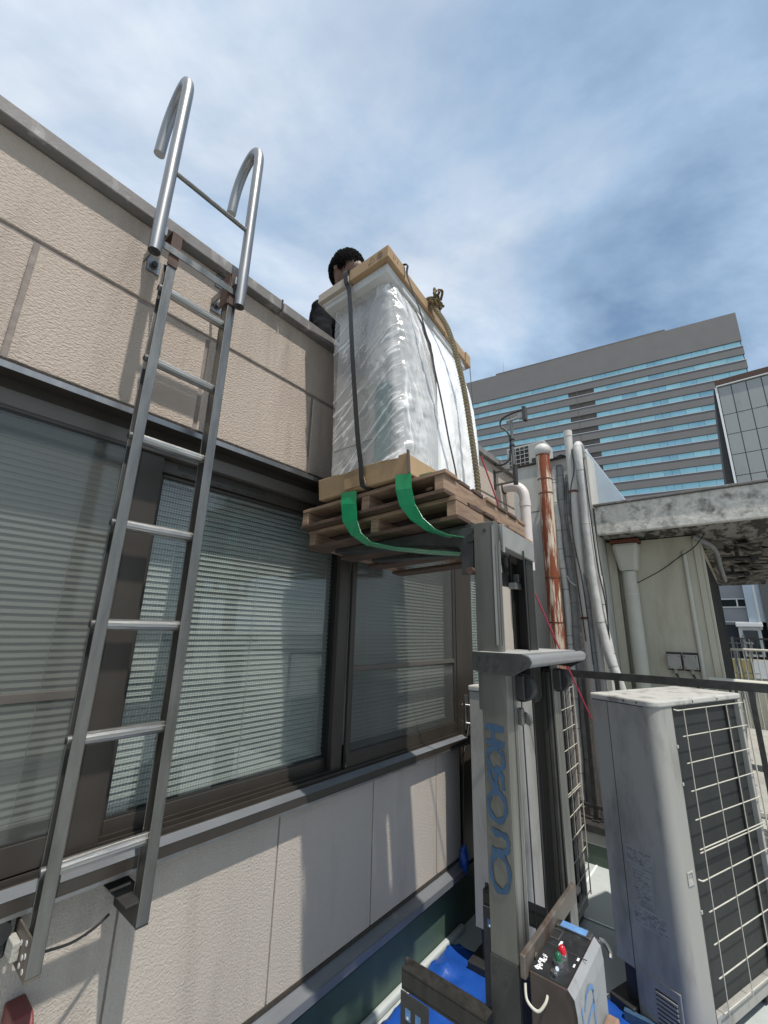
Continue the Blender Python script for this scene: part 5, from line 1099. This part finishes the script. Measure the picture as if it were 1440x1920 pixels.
for nm in ('tower_glass', 'tower_glass_b', 'tower_glass_c', 'tower_dark'):
    for w in (3.09, 1.52):
        b = MB(Matrix(((U2.x, -N2.x, 0, 0), (U2.y, -N2.y, 0, 0), (0, 0, 1, 0), (0, 0, 0, 1)))); b.box(-w/2, w/2, 0, 0.06, 0.02, hgt-0.02)
        me = bpy.data.meshes.new('window_pane'); me.from_pydata(b.v, [], b.f); me.materials.append(MATS[nm]); panem[(nm, w)] = me
edges = [-70+0.3]
rnd = random.Random(4)
for k, z in enumerate(bot):
    x = -0.25; i = 0
    while x > -66:
        w = 3.09
        if -20.2 < x-1.4 < -16.5: w = 1.52
        c = x-w/2-0.025
        if k >= 1 and -39.1 < c < -32.7: nm = 'tower_dark'
        else: nm = rnd.choice(['tower_glass', 'tower_glass', 'tower_glass_c', 'tower_glass', 'tower_glass_b'] if w > 2 else ['tower_glass_b'])
        p = TX @ Vector((c, 0.35, z)); link('window_pane', panem[(nm, w)], p, TW)
        x -= w+0.05
MB(TX).box(-35.9, -35.78, -0.03, 0.001, 20, 66).build('facade_joint', 'tower_dark', TW)
for x, h, lb in ((-60.5, 6.5, 'lattice antenna'), (-56.5, 9.5, 'thin mast'), (-37, 6, 'small aerial')):
    a = TX @ Vector((x, 8, 76.8)); m = MB(); m.tube([a, a+Vector((0, 0, h))], [0.22, 0.08], 6)
    for q in range(5): m.tube([a+Vector((-0.9+q*0.15, 0, h*(0.25+0.13*q))), a+Vector((0.9-q*0.15, 0, h*(0.25+0.13*q)))], 0.08, 5)
    m.build('roof_antenna', 'tower_trim', TW, label=lb+' on the tower roof')

# ------------------------------------------------------------------ worker on the roof behind the package
PM = (1.585, 1.67, 4.035)                              # head centre
hx, hy, hz = PM
def headfn(d):
    k = 1.0
    front = max(0, -d.y)                                # face looks towards -y
    if d.z < 0: k *= 1-0.16*(-d.z)*(1 if d.y < 0.3 else 0.5)
    k += 0.13*math.exp(-((d.x/0.16)**2+((d.z+0.12)/0.20)**2))*front        # nose
    k -= 0.05*(math.exp(-(((abs(d.x)-0.36)/0.17)**2+((d.z-0.10)/0.13)**2)))*front   # eye sockets
    k += 0.02*math.exp(-((d.x/0.3)**2+((d.z+0.52)/0.08)**2))*front          # lips
    return k
sh = Vector((hx+0.03, hy+0.07, hz-0.33))                # between the shoulders
pel = Vector((hx+0.06, hy+0.50, hz-0.66))
body = MB()
body.ellip((hx, hy, hz), 0.094, 0.114, 0.138, 40, 28, headfn)
for s in (-1, 1): body.ellip((hx+s*0.096, hy+0.015, hz-0.01), 0.012, 0.022, 0.034, 12, 10)
body.tube([(hx, hy+0.03, hz-0.06), sh+Vector((0, 0.02, 0.05)), sh], [0.052, 0.055, 0.07], 16)
shl = sh+Vector((-0.165, 0.0, -0.025)); shr = sh+Vector((0.20, 0.0, -0.045))
ell = Vector((hx-0.178, hy-0.01, hz-0.64)); elr = Vector((hx+0.27, hy+0.02, hz-0.55))
wrl = Vector((hx-0.06, hy-0.045, hz-0.69)); wrr = Vector((hx+0.12, hy-0.045, hz-0.68))
def arms(b, k):
    for a, e, w in ((shl, ell, wrl), (shr, elr, wrr)): b.tube([a, a.lerp(e, 0.5), e, e.lerp(w, 0.5), w], [0.058*k, 0.050*k, 0.044*k, 0.040*k, 0.030*k], 14)
arms(body, 0.86)
def hand(b, w, s):
    c = w+Vector((0.0, -0.035, -0.03)); b.ellip(c, 0.036, 0.045, 0.017, 12, 8)
    for q in range(4):
        r0 = c+Vector((-0.027+0.018*q, -0.035, 0)); ln = (0.062, 0.074, 0.070, 0.055)[q]
        b.tube([r0, r0+Vector((0, -ln*0.3, 0.004)), r0+Vector((0, -ln*0.55, -0.012)), r0+Vector((0, -ln*0.55, -0.012-ln*0.4))], [0.0095, 0.009, 0.0085, 0.007], 8)
    t0 = c+Vector((s*0.03, -0.005, 0)); b.tube([t0, t0+Vector((s*0.022, -0.02, -0.004)), t0+Vector((s*0.022, -0.045, -0.014))], [0.011, 0.0098, 0.008], 8)
hand(body, wrl, 1); hand(body, wrr, -1)
def torso(b, k):
    b.ellip(sh+Vector((0, 0.06, -0.05)), 0.19*k, 0.115*k, 0.12*k, 20, 12)
    b.tube([sh, sh.lerp(pel, 0.5), pel], [0.12*k, 0.145*k, 0.15*k], 18)
    for s in (-1, 1): b.ellip(sh+Vector((s*0.16, 0, -0.03)), 0.068*k, 0.078*k, 0.070*k, 14, 10)
torso(body, 0.93)
hips = [(pel+Vector((s*0.09, 0, -0.04)), Vector((hx+0.06+s*0.13, hy+0.36, 3.06)), Vector((hx+0.06+s*0.14, hy+0.62, 2.83))) for s in (-1, 1)]
def legs(b, k):
    for a, kn_, an in hips: b.tube([a, a.lerp(kn_, 0.5), kn_, kn_.lerp(an, 0.5), an], [0.085*k, 0.075*k, 0.060*k, 0.055*k, 0.042*k], 14)
    b.ellip(pel, 0.17*k, 0.14*k, 0.13*k, 18, 12)
legs(body, 0.9)
for a, kn_, an in hips: body.ellip(an+Vector((0, -0.06, -0.05)), 0.045, 0.12, 0.038, 14, 8)
def remesh(o, v, sm=4):
    md = o.modifiers.new('fuse', 'REMESH'); md.mode = 'VOXEL'; md.voxel_size = v; md.use_smooth_shade = True
    m2 = o.modifiers.new('smooth', 'SMOOTH'); m2.factor = 0.5; m2.iterations = sm
    return o
PS = body.build('person', 'skin', None, origin=(hx+0.05, hy+0.4, 2.74), label='worker in a black jacket looking down over the top of the wrapped package', cat='person')
remesh(PS, 0.0075, 2)
j = MB(); torso(j, 1.06); arms(j, 1.12); j.tube([sh+Vector((0, 0.01, 0.03)), sh+Vector((0, 0.01, 0.065))], [0.085, 0.072], 16)
jk = remesh(j.build('jacket', 'jacket', PS), 0.010, 3)
tx_ = bpy.data.textures.new('cloth_folds', 'CLOUDS'); tx_.noise_scale = 0.07; dm = jk.modifiers.new('folds', 'DISPLACE'); dm.texture = tx_; dm.strength = 0.028; dm.mid_level = 0.5
tr_ = MB(); legs(tr_, 1.04); remesh(tr_.build('trousers', 'trousers', PS), 0.014, 3)
hr = MB(); random.seed(17)
def hd(d):
    return 1.06+0.05*noise.noise(d*5)
cap = []
hr.ellip((hx, hy+0.014, hz+0.028), 0.106, 0.124, 0.130, 36, 22, lambda d: (1.03+0.05*noise.noise(d*5)) if (d.z > 0.02-0.75*max(0, d.y) and not (d.y < -0.30 and d.z < 0.36)) else 0.80)
for k in range(2600):                                  # locks of hair lying along the scalp
    th = random.uniform(0, 2*math.pi); ph = math.acos(random.uniform(-0.25, 1))
    d = Vector((math.sin(ph)*math.cos(th), math.sin(ph)*math.sin(th), math.cos(ph)))
    if d.y < -0.30 and d.z < 0.12: continue
    r0 = Vector((hx+d.x*0.104, hy+0.014+d.y*0.122, hz+0.028+d.z*0.129))
    flow = Vector((d.x*0.9+random.uniform(-0.35, 0.35), (-0.75 if d.y < 0.35 else 0.7)+random.uniform(-0.35, 0.35), -0.75+random.uniform(-0.5, 0.25)))
    flow = (flow-d*flow.dot(d)).normalized(); ln = random.uniform(0.045, 0.095); lift = random.uniform(0.0, 0.012)
    p1 = r0+d*lift+flow*ln*0.5-d*ln*ln*1.2; p2 = r0+d*lift*0.6+flow*ln-d*ln*ln*4.2+Vector((0, 0, -0.008))
    hr.tube([r0-d*0.008, r0+d*0.003, p1, p2], [0.003, 0.003, 0.0024, 0.0004], 4)
hr.build('hair', 'hair', PS, smooth=True)
for s in (-1, 1): 
    MB().ellip((hx+s*0.036, hy-0.096, hz+0.008), 0.011, 0.008, 0.007, 12, 8).build('eye', 'print_white', PS, smooth=True)
    MB().ellip((hx+s*0.036, hy-0.1035, hz+0.007), 0.005, 0.0025, 0.0055, 10, 8).build('pupil', 'hair', PS, smooth=True)
    MB().tube([(hx+s*0.016, hy-0.110, hz+0.030), (hx+s*0.037, hy-0.109, hz+0.036), (hx+s*0.058, hy-0.096, hz+0.030)], 0.0035, 6).build('eyebrow', 'hair', PS)
